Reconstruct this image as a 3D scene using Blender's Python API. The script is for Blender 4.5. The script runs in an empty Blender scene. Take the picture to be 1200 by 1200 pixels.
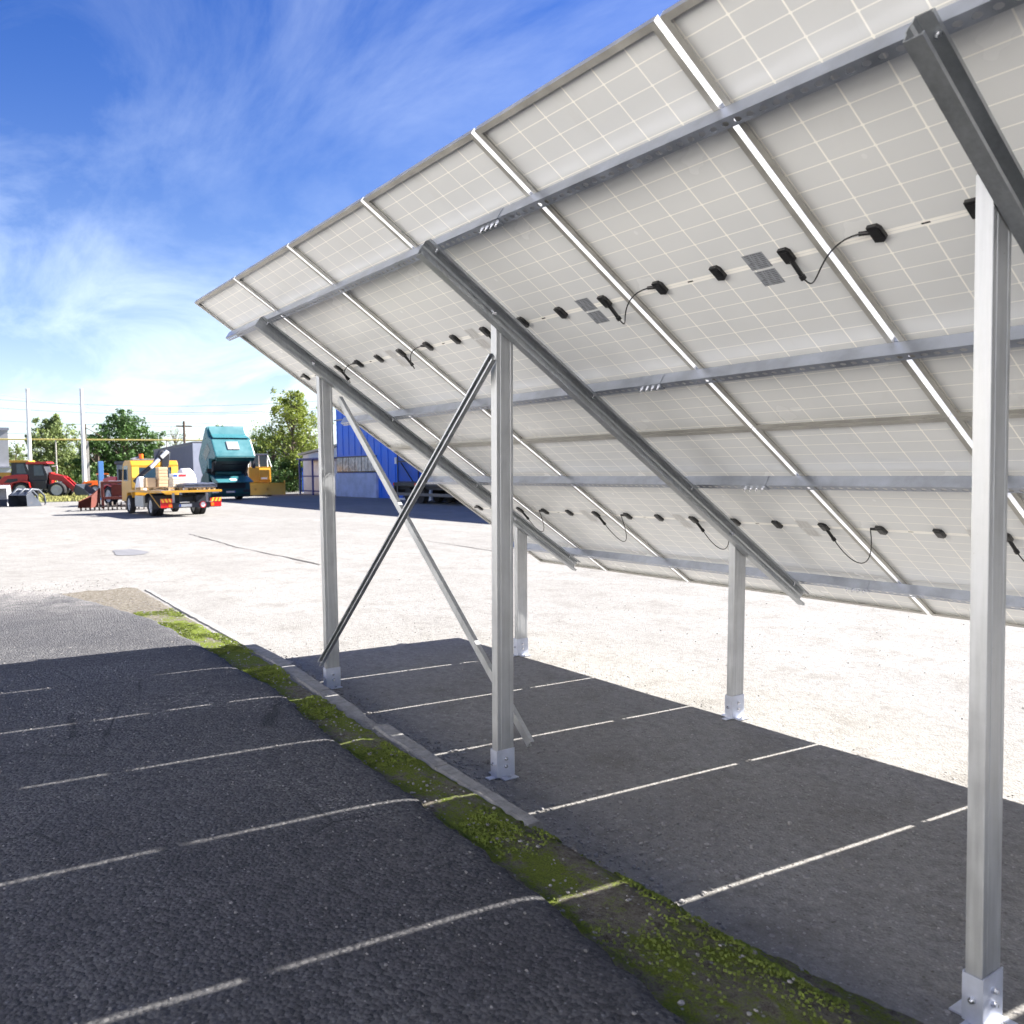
import bpy, bmesh, math, random
from mathutils import Vector, Matrix, noise
R = math.radians
rnd = random.Random(7)
scene = bpy.context.scene
COL = scene.collection

# ------------------------------------------------------------------ camera
F_PX, YAW, PITCH, ROLL = 1013.2, .965, -.0505, -.0133
CAM = Vector((7.9207, -2.1068, 1.8589))
FW = Vector((-math.sin(YAW)*math.cos(PITCH), math.cos(YAW)*math.cos(PITCH), math.sin(PITCH)))
r0 = FW.cross(Vector((0, 0, 1))).normalized(); u0 = r0.cross(FW)
RT = math.cos(ROLL)*r0 + math.sin(ROLL)*u0
UP = -math.sin(ROLL)*r0 + math.cos(ROLL)*u0
cd = bpy.data.cameras.new('camera'); cam = bpy.data.objects.new('camera', cd); COL.objects.link(cam)
m = Matrix((RT, UP, -FW)).transposed().to_4x4(); m.translation = CAM
cam.matrix_world = m
cd.sensor_width = 36; cd.lens = F_PX/1200*36; cd.clip_end = 3000; cd.clip_start = .05
cd.dof.use_dof = True; cd.dof.focus_distance = 6.2; cd.dof.aperture_fstop = 4.2
scene.camera = cam

def gp(px, py, z=0.):          # where a line of sight meets the ground, used to survey positions
    d = FW + RT*((px-600)/F_PX) - UP*((py-600)/F_PX)
    t = (z-CAM.z)/d.z
    return CAM + d*t
def ad(px, py, depth):         # survey point at a given distance
    return CAM + (FW + RT*((px-600)/F_PX) - UP*((py-600)/F_PX))*depth

# ------------------------------------------------------------------ sun and sky
SUN = Vector((.2497, 1.2655, 1)).normalized()
sun_az = math.atan2(SUN.x, SUN.y); sun_el = math.asin(SUN.z)
ld = bpy.data.lights.new('sun', 'SUN'); ld.energy = 5.0; ld.angle = R(.5); ld.color = (1, .96, .9)
lo = bpy.data.objects.new('sun', ld); COL.objects.link(lo)
lo.rotation_euler = SUN.to_track_quat('Z', 'Y').to_euler(); lo.location = (0, 10, 20)

W = bpy.data.worlds.new('World'); scene.world = W; W.use_nodes = True
nt = W.node_tree; N = nt.nodes; N.clear()
def nn(t, **k):
    n = N.new(t)
    for a, b in k.items(): setattr(n, a, b)
    return n
out = nn('ShaderNodeOutputWorld'); bg = nn('ShaderNodeBackground'); sky = nn('ShaderNodeTexSky')
sky.sky_type = 'NISHITA'; sky.sun_disc = False; sky.sun_elevation = sun_el; sky.sun_rotation = sun_az
sky.air_density = 1.0; sky.dust_density = .6; sky.ozone_density = 3.0; sky.altitude = 100
bg.inputs['Strength'].default_value = .05
tc = nn('ShaderNodeTexCoord'); sep = nn('ShaderNodeSeparateXYZ')
nt.links.new(tc.outputs['Generated'], sep.inputs[0])
def wm(op, a, b=None, c=None):
    n = nn('ShaderNodeMath', operation=op)
    for i, v in enumerate((a, b, c)):
        if v is None: continue
        if isinstance(v, (int, float)): n.inputs[i].default_value = v
        else: nt.links.new(v, n.inputs[i])
    return n.outputs[0]
zc = wm('MAXIMUM', sep.outputs[2], 0.0)
zz = wm('ADD', zc, .12)
px_ = wm('DIVIDE', sep.outputs[0], zz); py_ = wm('DIVIDE', sep.outputs[1], zz)
cmb = nn('ShaderNodeCombineXYZ'); nt.links.new(px_, cmb.inputs[0]); nt.links.new(py_, cmb.inputs[1])
mp = nn('ShaderNodeMapping'); nt.links.new(cmb.outputs[0], mp.inputs[0])
mp.inputs['Rotation'].default_value = (0, 0, R(28)); mp.inputs['Scale'].default_value = (.55, 1.15, 1)
mp.inputs['Location'].default_value = (1.3, .4, 0)
n1 = nn('ShaderNodeTexNoise'); n1.inputs['Scale'].default_value = 1.5; n1.inputs['Detail'].default_value = 9
n1.inputs['Roughness'].default_value = .62; n1.inputs['Distortion'].default_value = .5
nt.links.new(mp.outputs[0], n1.inputs['Vector'])
n2 = nn('ShaderNodeTexNoise'); n2.inputs['Scale'].default_value = .42; n2.inputs['Detail'].default_value = 3
nt.links.new(mp.outputs[0], n2.inputs['Vector'])
rp1 = nn('ShaderNodeMapRange'); rp1.inputs[1].default_value = .42; rp1.inputs[2].default_value = .75
nt.links.new(n1.outputs[0], rp1.inputs[0])
rp2 = nn('ShaderNodeMapRange'); rp2.inputs[1].default_value = .33; rp2.inputs[2].default_value = .62
nt.links.new(n2.outputs[0], rp2.inputs[0])
cl = wm('MULTIPLY', rp1.outputs[0], rp2.outputs[0])
# a thin veil that gets denser towards the horizon, as cirrus seen edge-on does
veil = wm('MULTIPLY', wm('POWER', wm('SUBTRACT', 1.0, zc), 7.5), .52)
clf = wm('MINIMUM', wm('ADD', wm('MULTIPLY', cl, .6), veil), .9)
mix = nn('ShaderNodeMix', data_type='RGBA')
hs = nn('ShaderNodeHueSaturation'); hs.inputs['Saturation'].default_value = 1.36; hs.inputs['Value'].default_value = .80; hs.inputs['Hue'].default_value = .522
nt.links.new(sky.outputs[0], hs.inputs['Color'])
nt.links.new(clf, mix.inputs[0]); nt.links.new(hs.outputs[0], mix.inputs[6])
mix.inputs[7].default_value = (7., 7.8, 8.5, 1)
nt.links.new(mix.outputs[2], bg.inputs['Color']); nt.links.new(bg.outputs[0], out.inputs[0])

vs = scene.view_settings; vs.view_transform = 'Standard'; vs.look = 'None'; vs.exposure = 2.2; vs.gamma = 1
vs.use_curve_mapping = False
scene.render.engine = 'CYCLES'
scene.cycles.max_bounces = 6; scene.cycles.diffuse_bounces = 4
scene.render.resolution_x = 1024; scene.render.resolution_y = 1024

# ------------------------------------------------------------------ materials
MATS = {}
class NB:
    def __init__(s, name):
        s.m = bpy.data.materials.new(name); s.m.use_nodes = True
        s.nt = s.m.node_tree; s.b = s.nt.nodes['Principled BSDF']
        s.tc = None
    def n(s, t, **k):
        x = s.nt.nodes.new(t)
        for a, b in k.items(): setattr(x, a, b)
        return x
    def co(s):
        if not s.tc: s.tc = s.n('ShaderNodeTexCoord')
        return s.tc.outputs['Object']
    def lk(s, a, b): s.nt.links.new(a, b)
    def math(s, op, a, b=None, c=None, clamp=False):
        n = s.n('ShaderNodeMath', operation=op); n.use_clamp = clamp
        for i, v in enumerate((a, b, c)):
            if v is None: continue
            if isinstance(v, (int, float)): n.inputs[i].default_value = v
            else: s.lk(v, n.inputs[i])
        return n.outputs[0]
    def noise(s, scale, detail=4, rough=.55, stretch=None, dist=0, vec=None):
        n = s.n('ShaderNodeTexNoise'); n.inputs['Scale'].default_value = scale
        n.inputs['Detail'].default_value = detail; n.inputs['Roughness'].default_value = rough
        n.inputs['Distortion'].default_value = dist
        v = vec or s.co()
        if stretch:
            mpn = s.n('ShaderNodeMapping'); mpn.inputs['Scale'].default_value = stretch
            s.lk(v, mpn.inputs[0]); v = mpn.outputs[0]
        s.lk(v, n.inputs['Vector']); return n.outputs[0]
    def voro(s, scale, feature='F1', out='Distance', stretch=None):
        n = s.n('ShaderNodeTexVoronoi', feature=feature); n.inputs['Scale'].default_value = scale
        v = s.co()
        if stretch:
            mpn = s.n('ShaderNodeMapping'); mpn.inputs['Scale'].default_value = stretch
            s.lk(v, mpn.inputs[0]); v = mpn.outputs[0]
        s.lk(v, n.inputs['Vector']); return n.outputs[out]
    def rng(s, v, a, b, c=0, d=1):
        n = s.n('ShaderNodeMapRange'); s.lk(v, n.inputs[0])
        for i, x in enumerate((a, b, c, d)): n.inputs[i+1].default_value = x
        return n.outputs[0]
    def mix(s, f, a, b):
        n = s.n('ShaderNodeMix', data_type='RGBA')
        for i, v in ((0, f), (6, a), (7, b)):
            if isinstance(v, (int, float)): n.inputs[i].default_value = v
            elif isinstance(v, tuple): n.inputs[i].default_value = (*v, 1) if len(v) == 3 else v
            else: s.lk(v, n.inputs[i])
        return n.outputs[2]
    def bump(s, h, strength=.5, dist=.01, prev=None):
        n = s.n('ShaderNodeBump'); n.inputs['Strength'].default_value = strength
        n.inputs['Distance'].default_value = dist; s.lk(h, n.inputs['Height'])
        if prev is not None: s.lk(prev, n.inputs['Normal'])
        return n.outputs[0]
    def set(s, color=None, rough=None, metal=None, normal=None, spec=None):
        for k, v in (('Base Color', color), ('Roughness', rough), ('Metallic', metal), ('Normal', normal), ('Specular IOR Level', spec)):
            if v is None: continue
            if isinstance(v, tuple): s.b.inputs[k].default_value = (*v, 1)
            elif isinstance(v, (int, float)): s.b.inputs[k].default_value = v
            else: s.lk(v, s.b.inputs[k])
        return s.m

def plain(name, c, rough=.6, metal=0., var=.18, scale=3., dirt=None, spec=None):
    """a base colour with uneven wear in tone and gloss"""
    b = NB(name)
    n = b.noise(scale, 5, .6)
    lo_ = tuple(max(0, x*(1-var)) for x in c); hi = tuple(min(1, x*(1+var*.7)) for x in c)
    col = b.mix(b.rng(n, .3, .7), lo_, hi)
    if dirt:
        d = b.rng(b.noise(scale*2.3, 6, .7), .55, .75, 0, .6)
        col = b.mix(d, col, dirt)
    b.set(col, b.rng(n, .3, .7, max(0, rough-.08), min(1, rough+.08)), metal, None, spec)
    MATS[name] = b.m; return b.m

def metal_mat(name, c, rough, streak=True, spots=False):
    b = NB(name)
    n = b.noise(6, 5, .6); st = b.noise(9, 4, .6, (6, 6, .35)) if streak else n
    f = b.math('MULTIPLY', b.math('ADD', n, st), .5)
    col = b.mix(b.rng(f, .36, .64), tuple(x*.8 for x in c), tuple(min(1, x*1.08) for x in c))
    if spots:
        sp = b.rng(b.voro(34), 0.02, .12, 1, 0)
        gate = b.rng(b.noise(5, 2), .58, .66)
        col = b.mix(b.math('MULTIPLY', b.math('MULTIPLY', sp, gate), .7), col, (.18, .13, .09))
    b.set(col, b.rng(f, .35, .65, rough-.07, rough+.1), .85, b.bump(b.noise(60, 3), .05, .002))
    MATS[name] = b.m; return b.m

galv = metal_mat('galvanised_steel', (.43, .44, .45), .44, True, True)
galv.node_tree.nodes['Principled BSDF'].inputs['Metallic'].default_value = .65
shoe_m = metal_mat('zinc_shoe', (.52, .55, .64), .45, False); shoe_m.node_tree.nodes['Principled BSDF'].inputs['Metallic'].default_value = .35
galv_dark = metal_mat('galvanised_rafter', (.42, .44, .46), .38)
galv_bright = metal_mat('zinc_plate', (.41, .44, .51), .38, False)
alu = metal_mat('anodised_frame', (.40, .39, .36), .42, False)
alu.node_tree.nodes['Principled BSDF'].inputs['Metallic'].default_value = .3
alu_lit_edge = metal_mat('painted_sunlit_edge', (.86, .86, .85), .35, False)  # near-white colour paints sunlight onto the long frame walls in the gaps
alu_lit_edge.node_tree.nodes['Principled BSDF'].inputs['Metallic'].default_value = .15
bolt_m = plain('bolt_steel', (.7, .71, .74), .25, 1., .1)
black_pl = plain('black_plastic', (.012, .012, .013), .35)
cable_m = plain('cable_rubber', (.01, .01, .01), .45)

def panel_back():
    b = NB('module_back_glass')
    sp = b.n('ShaderNodeSeparateXYZ'); b.lk(b.co(), sp.inputs[0])
    x, y = sp.outputs[0], sp.outputs[1]
    px, py = .1830, .0921
    fx = b.math('FRACT', b.math('DIVIDE', b.math('SUBTRACT', x, .018), px))
    fx = b.math('MULTIPLY', b.math('SUBTRACT', .5, b.math('ABSOLUTE', b.math('SUBTRACT', fx, .5))), px)
    yc = b.math('SUBTRACT', b.math('ABSOLUTE', b.math('SUBTRACT', y, 1.139)), .012)
    fy = b.math('FRACT', b.math('DIVIDE', b.math('MAXIMUM', yc, 0.0), py))
    fy = b.math('MULTIPLY', b.math('SUBTRACT', .5, b.math('ABSOLUTE', b.math('SUBTRACT', fy, .5))), py)
    lx = b.rng(fx, .0022, .0042, 1, 0); ly = b.rng(fy, .0016, .0031, 1, 0)
    dia = b.rng(b.math('ADD', fx, fy), .0075, .0105, 1, 0)
    mid = b.rng(yc, -.0015, .0005, 1, 0)
    cen = b.rng(b.math('ADD', yc, .012), .001, .0026, .6, 0)
    ln = b.math('MAXIMUM', b.math('MAXIMUM', lx, b.math('MULTIPLY', ly, .85)), b.math('MAXIMUM', dia, mid))
    ln = b.math('SUBTRACT', ln, cen, clamp=True)
    bus = b.math('FRACT', b.math('MULTIPLY', x, 1/.0183))
    bus = b.rng(b.math('ABSOLUTE', b.math('SUBTRACT', bus, .5)), .44, .5, 0, .10)
    n = b.noise(1.3, 4, .6); n2 = b.noise(9, 5, .65)
    cell = b.mix(b.rng(n, .35, .65), (.67, .685, .695), (.73, .74, .745))
    cell = b.mix(b.rng(n2, .5, .8, 0, .1), cell, (.58, .57, .55))
    cell = b.mix(bus, cell, (.72, .71, .69))
    info = b.n('ShaderNodeObjectInfo')
    cell = b.mix(b.math('MULTIPLY', info.outputs['Random'], .5), cell, (.62, .62, .61))
    wm_ = b.math('MULTIPLY', b.rng(b.noise(3.2, 6, .7, (1, .35, 1), .6), .58, .70), .14)
    cell = b.mix(wm_, cell, (.45, .43, .38))
    col = b.mix(ln, cell, (.96, .94, .88))
    # small printed dash on the centre gap
    dx = b.rng(b.math('ABSOLUTE', b.math('SUBTRACT', x, .385)), .016, .018, 1, 0)
    dy = b.rng(b.math('ABSOLUTE', b.math('SUBTRACT', y, 1.139)), .0035, .0045, 1, 0)
    col = b.mix(b.math('MULTIPLY', dx, dy), col, (.02, .02, .02))
    b.set(col, b.rng(n, .3, .7, .20, .30), 0., None, .5)
    return b.m
back_m = panel_back()
glass_front = plain('module_front_glass', (.012, .02, .05), .12, 0., .2)

def sticker():
    b = NB('printed_label')
    sp = b.n('ShaderNodeSeparateXYZ'); b.lk(b.co(), sp.inputs[0])
    ya = b.math('FRACT', b.math('MULTIPLY', sp.outputs[1], 95.))
    line = b.rng(ya, .35, .5)
    w = b.rng(b.noise(60, 2, .5, (1, .12, 1)), .42, .50)
    blk = b.rng(b.noise(16, 1, .5, (.5, 1.6, 1)), .60, .64)
    f = b.math('MAXIMUM', b.math('MULTIPLY', b.math('MULTIPLY', line, w), .75), blk)
    b.set(b.mix(f, (.27, .285, .31), (.07, .075, .09)), .35)
    return b.m
stick_m = sticker()

# ---- ground materials
def lot_mat():
    b = NB('worn_pale_paving')
    big = b.noise(.13, 4, .6); md = b.noise(1.1, 5, .65); fine = b.noise(26, 6, .75); peb = b.voro(75)
    sx = b.n('ShaderNodeSeparateXYZ'); b.lk(b.co(), sx.inputs[0])
    far = b.math('MULTIPLY', b.rng(sx.outputs[1], -4.4, -5.6), b.rng(sx.outputs[0], -7., -5.))  # unseen paler yard behind the camera, added to bounce light up to the panels
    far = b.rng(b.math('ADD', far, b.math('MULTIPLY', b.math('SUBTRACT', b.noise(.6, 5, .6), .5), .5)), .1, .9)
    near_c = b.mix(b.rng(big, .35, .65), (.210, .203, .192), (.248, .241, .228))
    bounce_c = b.mix(b.rng(big, .35, .65), (.50, .49, .46), (.56, .55, .52))
    col = b.mix(far, near_c, bounce_c)
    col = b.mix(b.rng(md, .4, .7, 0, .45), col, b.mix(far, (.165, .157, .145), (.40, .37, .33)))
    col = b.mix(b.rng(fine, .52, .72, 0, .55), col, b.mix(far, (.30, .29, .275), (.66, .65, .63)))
    gr_ = b.noise(13, 9, .88); gp_ = b.noise(2.2, 6, .72)
    col = b.mix(b.rng(gr_, .50, .40, 0, .55), col, (.085, .080, .075))
    col = b.mix(b.rng(gr_, .54, .64, 0, .5), col, b.mix(far, (.33, .32, .30), (.6, .59, .57)))
    col = b.mix(b.rng(gp_, .52, .66, 0, .42), col, (.120, .110, .095))
    v3 = b.voro(21, out='Color'); s3 = b.n('ShaderNodeSeparateXYZ'); b.lk(v3, s3.inputs[0])
    st3 = b.math('MULTIPLY', b.rng(s3.outputs[0], .88, .91), b.rng(b.voro(21), .12, .22, 1, 0))
    col = b.mix(b.math('MULTIPLY', st3, .7), col, (.36, .35, .34))
    v2 = b.voro(38, out='Color'); sv = b.n('ShaderNodeSeparateXYZ'); b.lk(v2, sv.inputs[0])
    dark = b.math('MULTIPLY', b.rng(sv.outputs[0], .84, .88), b.rng(b.voro(38), .15, .35, 1, 0))
    col = b.mix(b.math('MULTIPLY', dark, .8), col, (.09, .075, .065))
    lt = b.math('MULTIPLY', b.rng(sv.outputs[1], .84, .9), b.rng(b.voro(38), .1, .25, 1, 0))
    col = b.mix(b.math('MULTIPLY', lt, .6), col, (.5, .48, .46))
    mot = b.rng(b.noise(.5, 7, .7, (.5, 1.3, 1)), .44, .62, 0, .35)
    col = b.mix(mot, col, (.150, .143, .132))
    # sparse dark scuffs, stretched along the lot
    sc = b.rng(b.noise(2.6, 7, .8, (.35, 1.6, 1)), .62, .70, 0, .75)
    col = b.mix(sc, col, (.10, .09, .08))
    h = b.math('ADD', b.math('MULTIPLY', fine, .7), b.math('MULTIPLY', peb, .5))
    nm = b.bump(h, .8, .012); nm = b.bump(md, .35, .05, nm)
    b.set(col, .92, 0., nm, .25); return b.m
lot_m = lot_mat()

def asphalt_mat():
    b = NB('dark_asphalt')
    big = b.noise(.45, 4, .6); md = b.noise(2.5, 5, .65); fine = b.noise(60, 5, .8)
    v = b.voro(58, out='Color'); sv = b.n('ShaderNodeSeparateXYZ'); b.lk(v, sv.inputs[0]); vd = b.voro(58)
    col = b.mix(b.rng(big, .38, .62), (.068, .066, .069), (.108, .105, .104))
    col = b.mix(b.rng(md, .45, .7, 0, .5), col, (.145, .142, .138))
    col = b.mix(b.rng(sv.outputs[0], .1, .9, 0, .85), col, (.022, .022, .026))
    col = b.mix(b.rng(b.voro(190), .1, .5, .5, 0), col, (.13, .13, .14))
    sp = b.math('MULTIPLY', b.rng(sv.outputs[1], .9, .94), b.rng(vd, .25, .4, 1, 0))
    col = b.mix(b.math('MULTIPLY', sp, .6), col, (.22, .22, .23))
    ck = b.voro(1.1, 'DISTANCE_TO_EDGE', 'Distance')
    ckm = b.math('MULTIPLY', b.rng(ck, .004, .012, 1, 0), b.rng(b.noise(.7, 3, .6), .56, .62))
    col = b.mix(b.math('MULTIPLY', ckm, .8), col, (.02, .02, .022))
    # dusty pale gravel worn in towards the far ragged end
    sx = b.n('ShaderNodeSeparateXYZ'); b.lk(b.co(), sx.inputs[0])
    dust = b.math('MULTIPLY', b.rng(sx.outputs[0], -2.6, -6.4), b.rng(b.noise(1.7, 6, .75), .40, .60))
    dust = b.math('MULTIPLY', dust, b.rng(b.noise(22, 4, .8), .38, .56, .25, 1))
    patch = b.math('MULTIPLY', b.rng(b.noise(.8, 3, .5), .60, .70, 0, .9), b.rng(b.noise(34, 4, .8), .56, .64))
    col = b.mix(b.math('MAXIMUM', dust, patch), col, (.33, .31, .29))
    h = b.math('ADD', b.math('MULTIPLY', vd, -.8), b.math('MULTIPLY', fine, .6))
    nm = b.bump(h, 1., .02); nm = b.bump(md, .12, .03, nm)
    b.set(col, .85, 0., nm, .35); return b.m
asph_m = asphalt_mat()

def moss_mat():
    b = NB('moss_and_dirt')
    a = b.noise(3.2, 6, .7, (.8, 1.4, 1)); f = b.noise(30, 6, .8); g = b.noise(120, 4, .8)
    dirt = b.mix(b.rng(f, .35, .7), (.09, .075, .055), (.34, .31, .26))
    green = b.mix(b.rng(g, .35, .65), (.085, .118, .016), (.22, .27, .035))
    mask = b.math('ADD', a, b.math('MULTIPLY', b.math('SUBTRACT', f, .5), .55))
    sx = b.n('ShaderNodeSeparateXYZ'); b.lk(b.co(), sx.inputs[0])
    thin = b.math('MAXIMUM', b.rng(sx.outputs[0], 3.6, 5.0, 0, .06), b.rng(sx.outputs[0], -2.4, -3.4, 0, .3))
    mask = b.rng(b.math('SUBTRACT', mask, thin), .38, .50)
    col = b.mix(mask, dirt, green)
    v = b.voro(45, out='Color'); sv = b.n('ShaderNodeSeparateXYZ'); b.lk(v, sv.inputs[0]); vd = b.voro(45)
    sp = b.math('MULTIPLY', b.rng(sv.outputs[1], .9, .94), b.rng(vd, .2, .35, 1, 0))
    col = b.mix(b.math('MULTIPLY', sp, .8), col, (.4, .4, .42))
    nm = b.bump(b.math('ADD', f, g), 1., .02)
    b.set(col, .95, 0., nm, .2); return b.m
moss_m = moss_mat()
moss_tuft_m = plain('moss_tuft', (.17, .215, .035), .9, 0, .5, 9)
kerb_m = NB('kerb_concrete')
kerb_m = kerb_m.set(kerb_m.mix(kerb_m.rng(kerb_m.noise(14, 6, .75), .35, .68), (.17, .165, .155), (.30, .29, .275)), .9, 0.,
                    kerb_m.bump(kerb_m.noise(55, 5, .8), .8, .01))
stone_m = NB('loose_stone')
_v = stone_m.n('ShaderNodeTexVoronoi'); _v.inputs['Scale'].default_value = 30; stone_m.lk(stone_m.co(), _v.inputs['Vector'])
stone_m = stone_m.set(stone_m.mix(stone_m.rng(stone_m.noise(20, 3), .3, .7), (.13, .125, .12), (.33, .315, .30)), .9)
stain_m = plain('old_oil_stain', (.13, .13, .14), .8, 0, .2)
crack_m = plain('crack_dirt', (.055, .05, .045), .95)
grass_m = plain('verge_grass', (.16, .17, .06), .95, 0, .5, 1.5)

# ------------------------------------------------------------------ mesh helpers
class MB:
    def __init__(s): s.v = []; s.f = []; s.mi = []; s.sm = []; s.k = 0
    def add(s, vs, fs, smooth=False, xf=None):
        o = len(s.v)
        for q in vs:
            q = Vector(q); s.v.append(xf @ q if xf else q)
        for f in fs: s.f.append([i+o for i in f]); s.mi.append(s.k); s.sm.append(smooth)
        return s
    def box(s, x0, x1, y0, y1, z0, z1, xf=None):
        if x0 > x1: x0, x1 = x1, x0
        if y0 > y1: y0, y1 = y1, y0
        if z0 > z1: z0, z1 = z1, z0
        vs = [(x, y, z) for z in (z0, z1) for y in (y0, y1) for x in (x0, x1)]
        return s.add(vs, [(0, 2, 3, 1), (4, 5, 7, 6), (0, 1, 5, 4), (2, 6, 7, 3), (0, 4, 6, 2), (1, 3, 7, 5)], False, xf)
    def cyl(s, a, b, r, n=12, r2=None, cap=True, smooth=True):
        a = Vector(a); b = Vector(b); r2 = r if r2 is None else r2
        ax = (b-a).normalized(); p = ax.orthogonal().normalized(); q = ax.cross(p)
        ring = lambda c, rr: [c+(p*math.cos(2*math.pi*i/n)+q*math.sin(2*math.pi*i/n))*rr for i in range(n)]
        s.add(ring(a, r)+ring(b, r2), [(i, (i+1) % n, n+(i+1) % n, n+i) for i in range(n)], smooth)
        if cap:
            s.add(ring(a, r), [list(range(n))[::-1]]); s.add(ring(b, r2), [list(range(n))])
        return s
    def tube(s, pts, r, n=8):
        pts = [Vector(p) for p in pts]; rings = []
        up = Vector((.13, .2, .97))
        for i, p in enumerate(pts):
            t = (pts[min(i+1, len(pts)-1)]-pts[max(i-1, 0)]).normalized()
            a = t.cross(up).normalized(); b = t.cross(a)
            rr = r[i] if isinstance(r, (list, tuple)) else r
            rings += [p+(a*math.cos(2*math.pi*j/n)+b*math.sin(2*math.pi*j/n))*rr for j in range(n)]
        fs = [(i*n+j, i*n+(j+1) % n, (i+1)*n+(j+1) % n, (i+1)*n+j) for i in range(len(pts)-1) for j in range(n)]
        s.add(rings, fs, True)
        s.add(rings[:n], [list(range(n))[::-1]]); s.add(rings[-n:], [list(range(n))]); return s
    def prism(s, prof, a, b, axis='x', xf=None):
        """profile of (p, q) pairs swept from a to b along an axis"""
        mk = {'x': lambda p, q, t: (t, p, q), 'y': lambda p, q, t: (p, t, q), 'z': lambda p, q, t: (p, q, t)}[axis]
        n = len(prof)
        vs = [mk(p, q, a) for p, q in prof]+[mk(p, q, b) for p, q in prof]
        fs = [(i, (i+1) % n, n+(i+1) % n, n+i) for i in range(n)]+[list(range(n))[::-1], [n+i for i in range(n)]]
        return s.add(vs, fs, False, xf)
    def quad(s, a, b, c, d): return s.add([a, b, c, d], [(0, 1, 2, 3)])
    def build(s, name, mats, parent=None, bevel=0, recalc=True):
        me = bpy.data.meshes.new(name); me.from_pydata([tuple(v) for v in s.v], [], s.f)
        if not isinstance(mats, (list, tuple)): mats = [mats]
        for m_ in mats: me.materials.append(m_)
        for p, mi, sm in zip(me.polygons, s.mi, s.sm): p.material_index = mi; p.use_smooth = sm
        if bevel or recalc:
            bm = bmesh.new(); bm.from_mesh(me)
            if bevel:
                ed = [e for e in bm.edges if len(e.link_faces) == 2 and e.calc_face_angle(0) > .5]
                bmesh.ops.bevel(bm, geom=ed, offset=bevel, segments=2, affect='EDGES', profile=.6, clamp_overlap=True)
            bmesh.ops.recalc_face_normals(bm, faces=bm.faces)
            bm.to_mesh(me); bm.free()
        o = bpy.data.objects.new(name, me); COL.objects.link(o)
        if parent: o.parent = parent
        return o

def tag(o, label=None, cat=None, group=None, kind=None):
    if label: o['label'] = label
    if cat: o['category'] = cat
    if group: o['group'] = group
    if kind: o['kind'] = kind
    return o
def thing(name, label, cat, loc=(0, 0, 0), rot=(0, 0, 0), group=None):
    o = bpy.data.objects.new(name, None); COL.objects.link(o); o.location = loc; o.rotation_euler = rot
    o.empty_display_size = .2
    return tag(o, label, cat, group)
def structure(o): o['kind'] = 'structure'; return o
def kids(o): return [c for c in bpy.data.objects if c.parent == o]
def copy_tree(o, parent=None):
    c = o.copy(); COL.objects.link(c)
    if parent: c.parent = parent
    for ch in kids(o): copy_tree(ch, c)
    return c
def interp(pts, x):
    if x <= pts[0][0]: return pts[0][1]
    for (a, b), (c, d) in zip(pts, pts[1:]):
        if x <= c: return b+(d-b)*(x-a)/(c-a)
    return pts[-1][1]
def sstep(a, b, x):
    t = min(1, max(0, (x-a)/(b-a))); return t*t*(3-2*t)

def mirror_x(root):
    for c in kids(root):
        for v in c.data.vertices: v.co.x = -v.co.x
        c.data.flip_normals(); mirror_x(c)
# ------------------------------------------------------------------ ground
KERB = [(-14, .85), (-5.2, .66), (-3.1, .62), (.43, .59), (2.52, .42), (4.66, .30), (6, .26), (14, .1)]
def kerb_y(x): return interp(KERB, x)
def raise_(x): return .17*sstep(-13, -5.6, x)
EDGE = [(-8, -2.6), (-6.5, -1.0), (-5.2, -.45), (-3.6, -.12), (-2.2, .08), (-.43, .11), (1.67, .10), (3.05, -.03), (4.23, -.09), (4.91, -.12), (6, -.25), (8, -.5), (14, -.9)]
def edge_y(x): return interp(EDGE, x)+.035*noise.noise(Vector((x*2.3, 3, 0)))+.025*noise.noise(Vector((x*9, 1, 0)))
def axis_vals(segs):
    out_ = []
    for a, b, st in segs:
        n = max(1, round((b-a)/st)); out_ += [a+(b-a)*i/n for i in range(n)]
    return out_+[segs[-1][1]]
xs = axis_vals([(-1500, -300, 200), (-300, -100, 25), (-100, -20, 4), (-20, 16, .25), (16, 60, 4), (60, 400, 60)])
vsn = axis_vals([(-900, -100, 100), (-100, -20, 10), (-20, -2, 1), (-2, -.06, .25), (-.06, -.03, .03)])+axis_vals([(-.0, .8, .1), (.8, 8, .6), (8, 60, 4), (60, 1200, 120)])
vsn = sorted(set(round(v, 4) for v in vsn))
def gz(x, v):
    r = raise_(x)
    if x < 4.66: return r if v < -.02 else 0.
    w = min(1, (x-4.66)/.8)
    return r*(1-sstep(-.10, .02+.16*w, v))
g = MB()
for x in xs:
    for v in vsn:
        z = gz(x, v)
        if -20 < x < 16 and -20 < v < 20: z += .006*noise.noise(Vector((x*.9, v*.9, 0)))
        g.v.append(Vector((x, kerb_y(x)+v, z)))
nv = len(vsn)
for i in range(len(xs)-1):
    for j in range(nv-1):
        a = i*nv+j; g.f.append([a, a+nv, a+nv+1, a+1]); g.mi.append(0); g.sm.append(False)
structure(g.build('ground', lot_m, None, 0, False))

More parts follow.
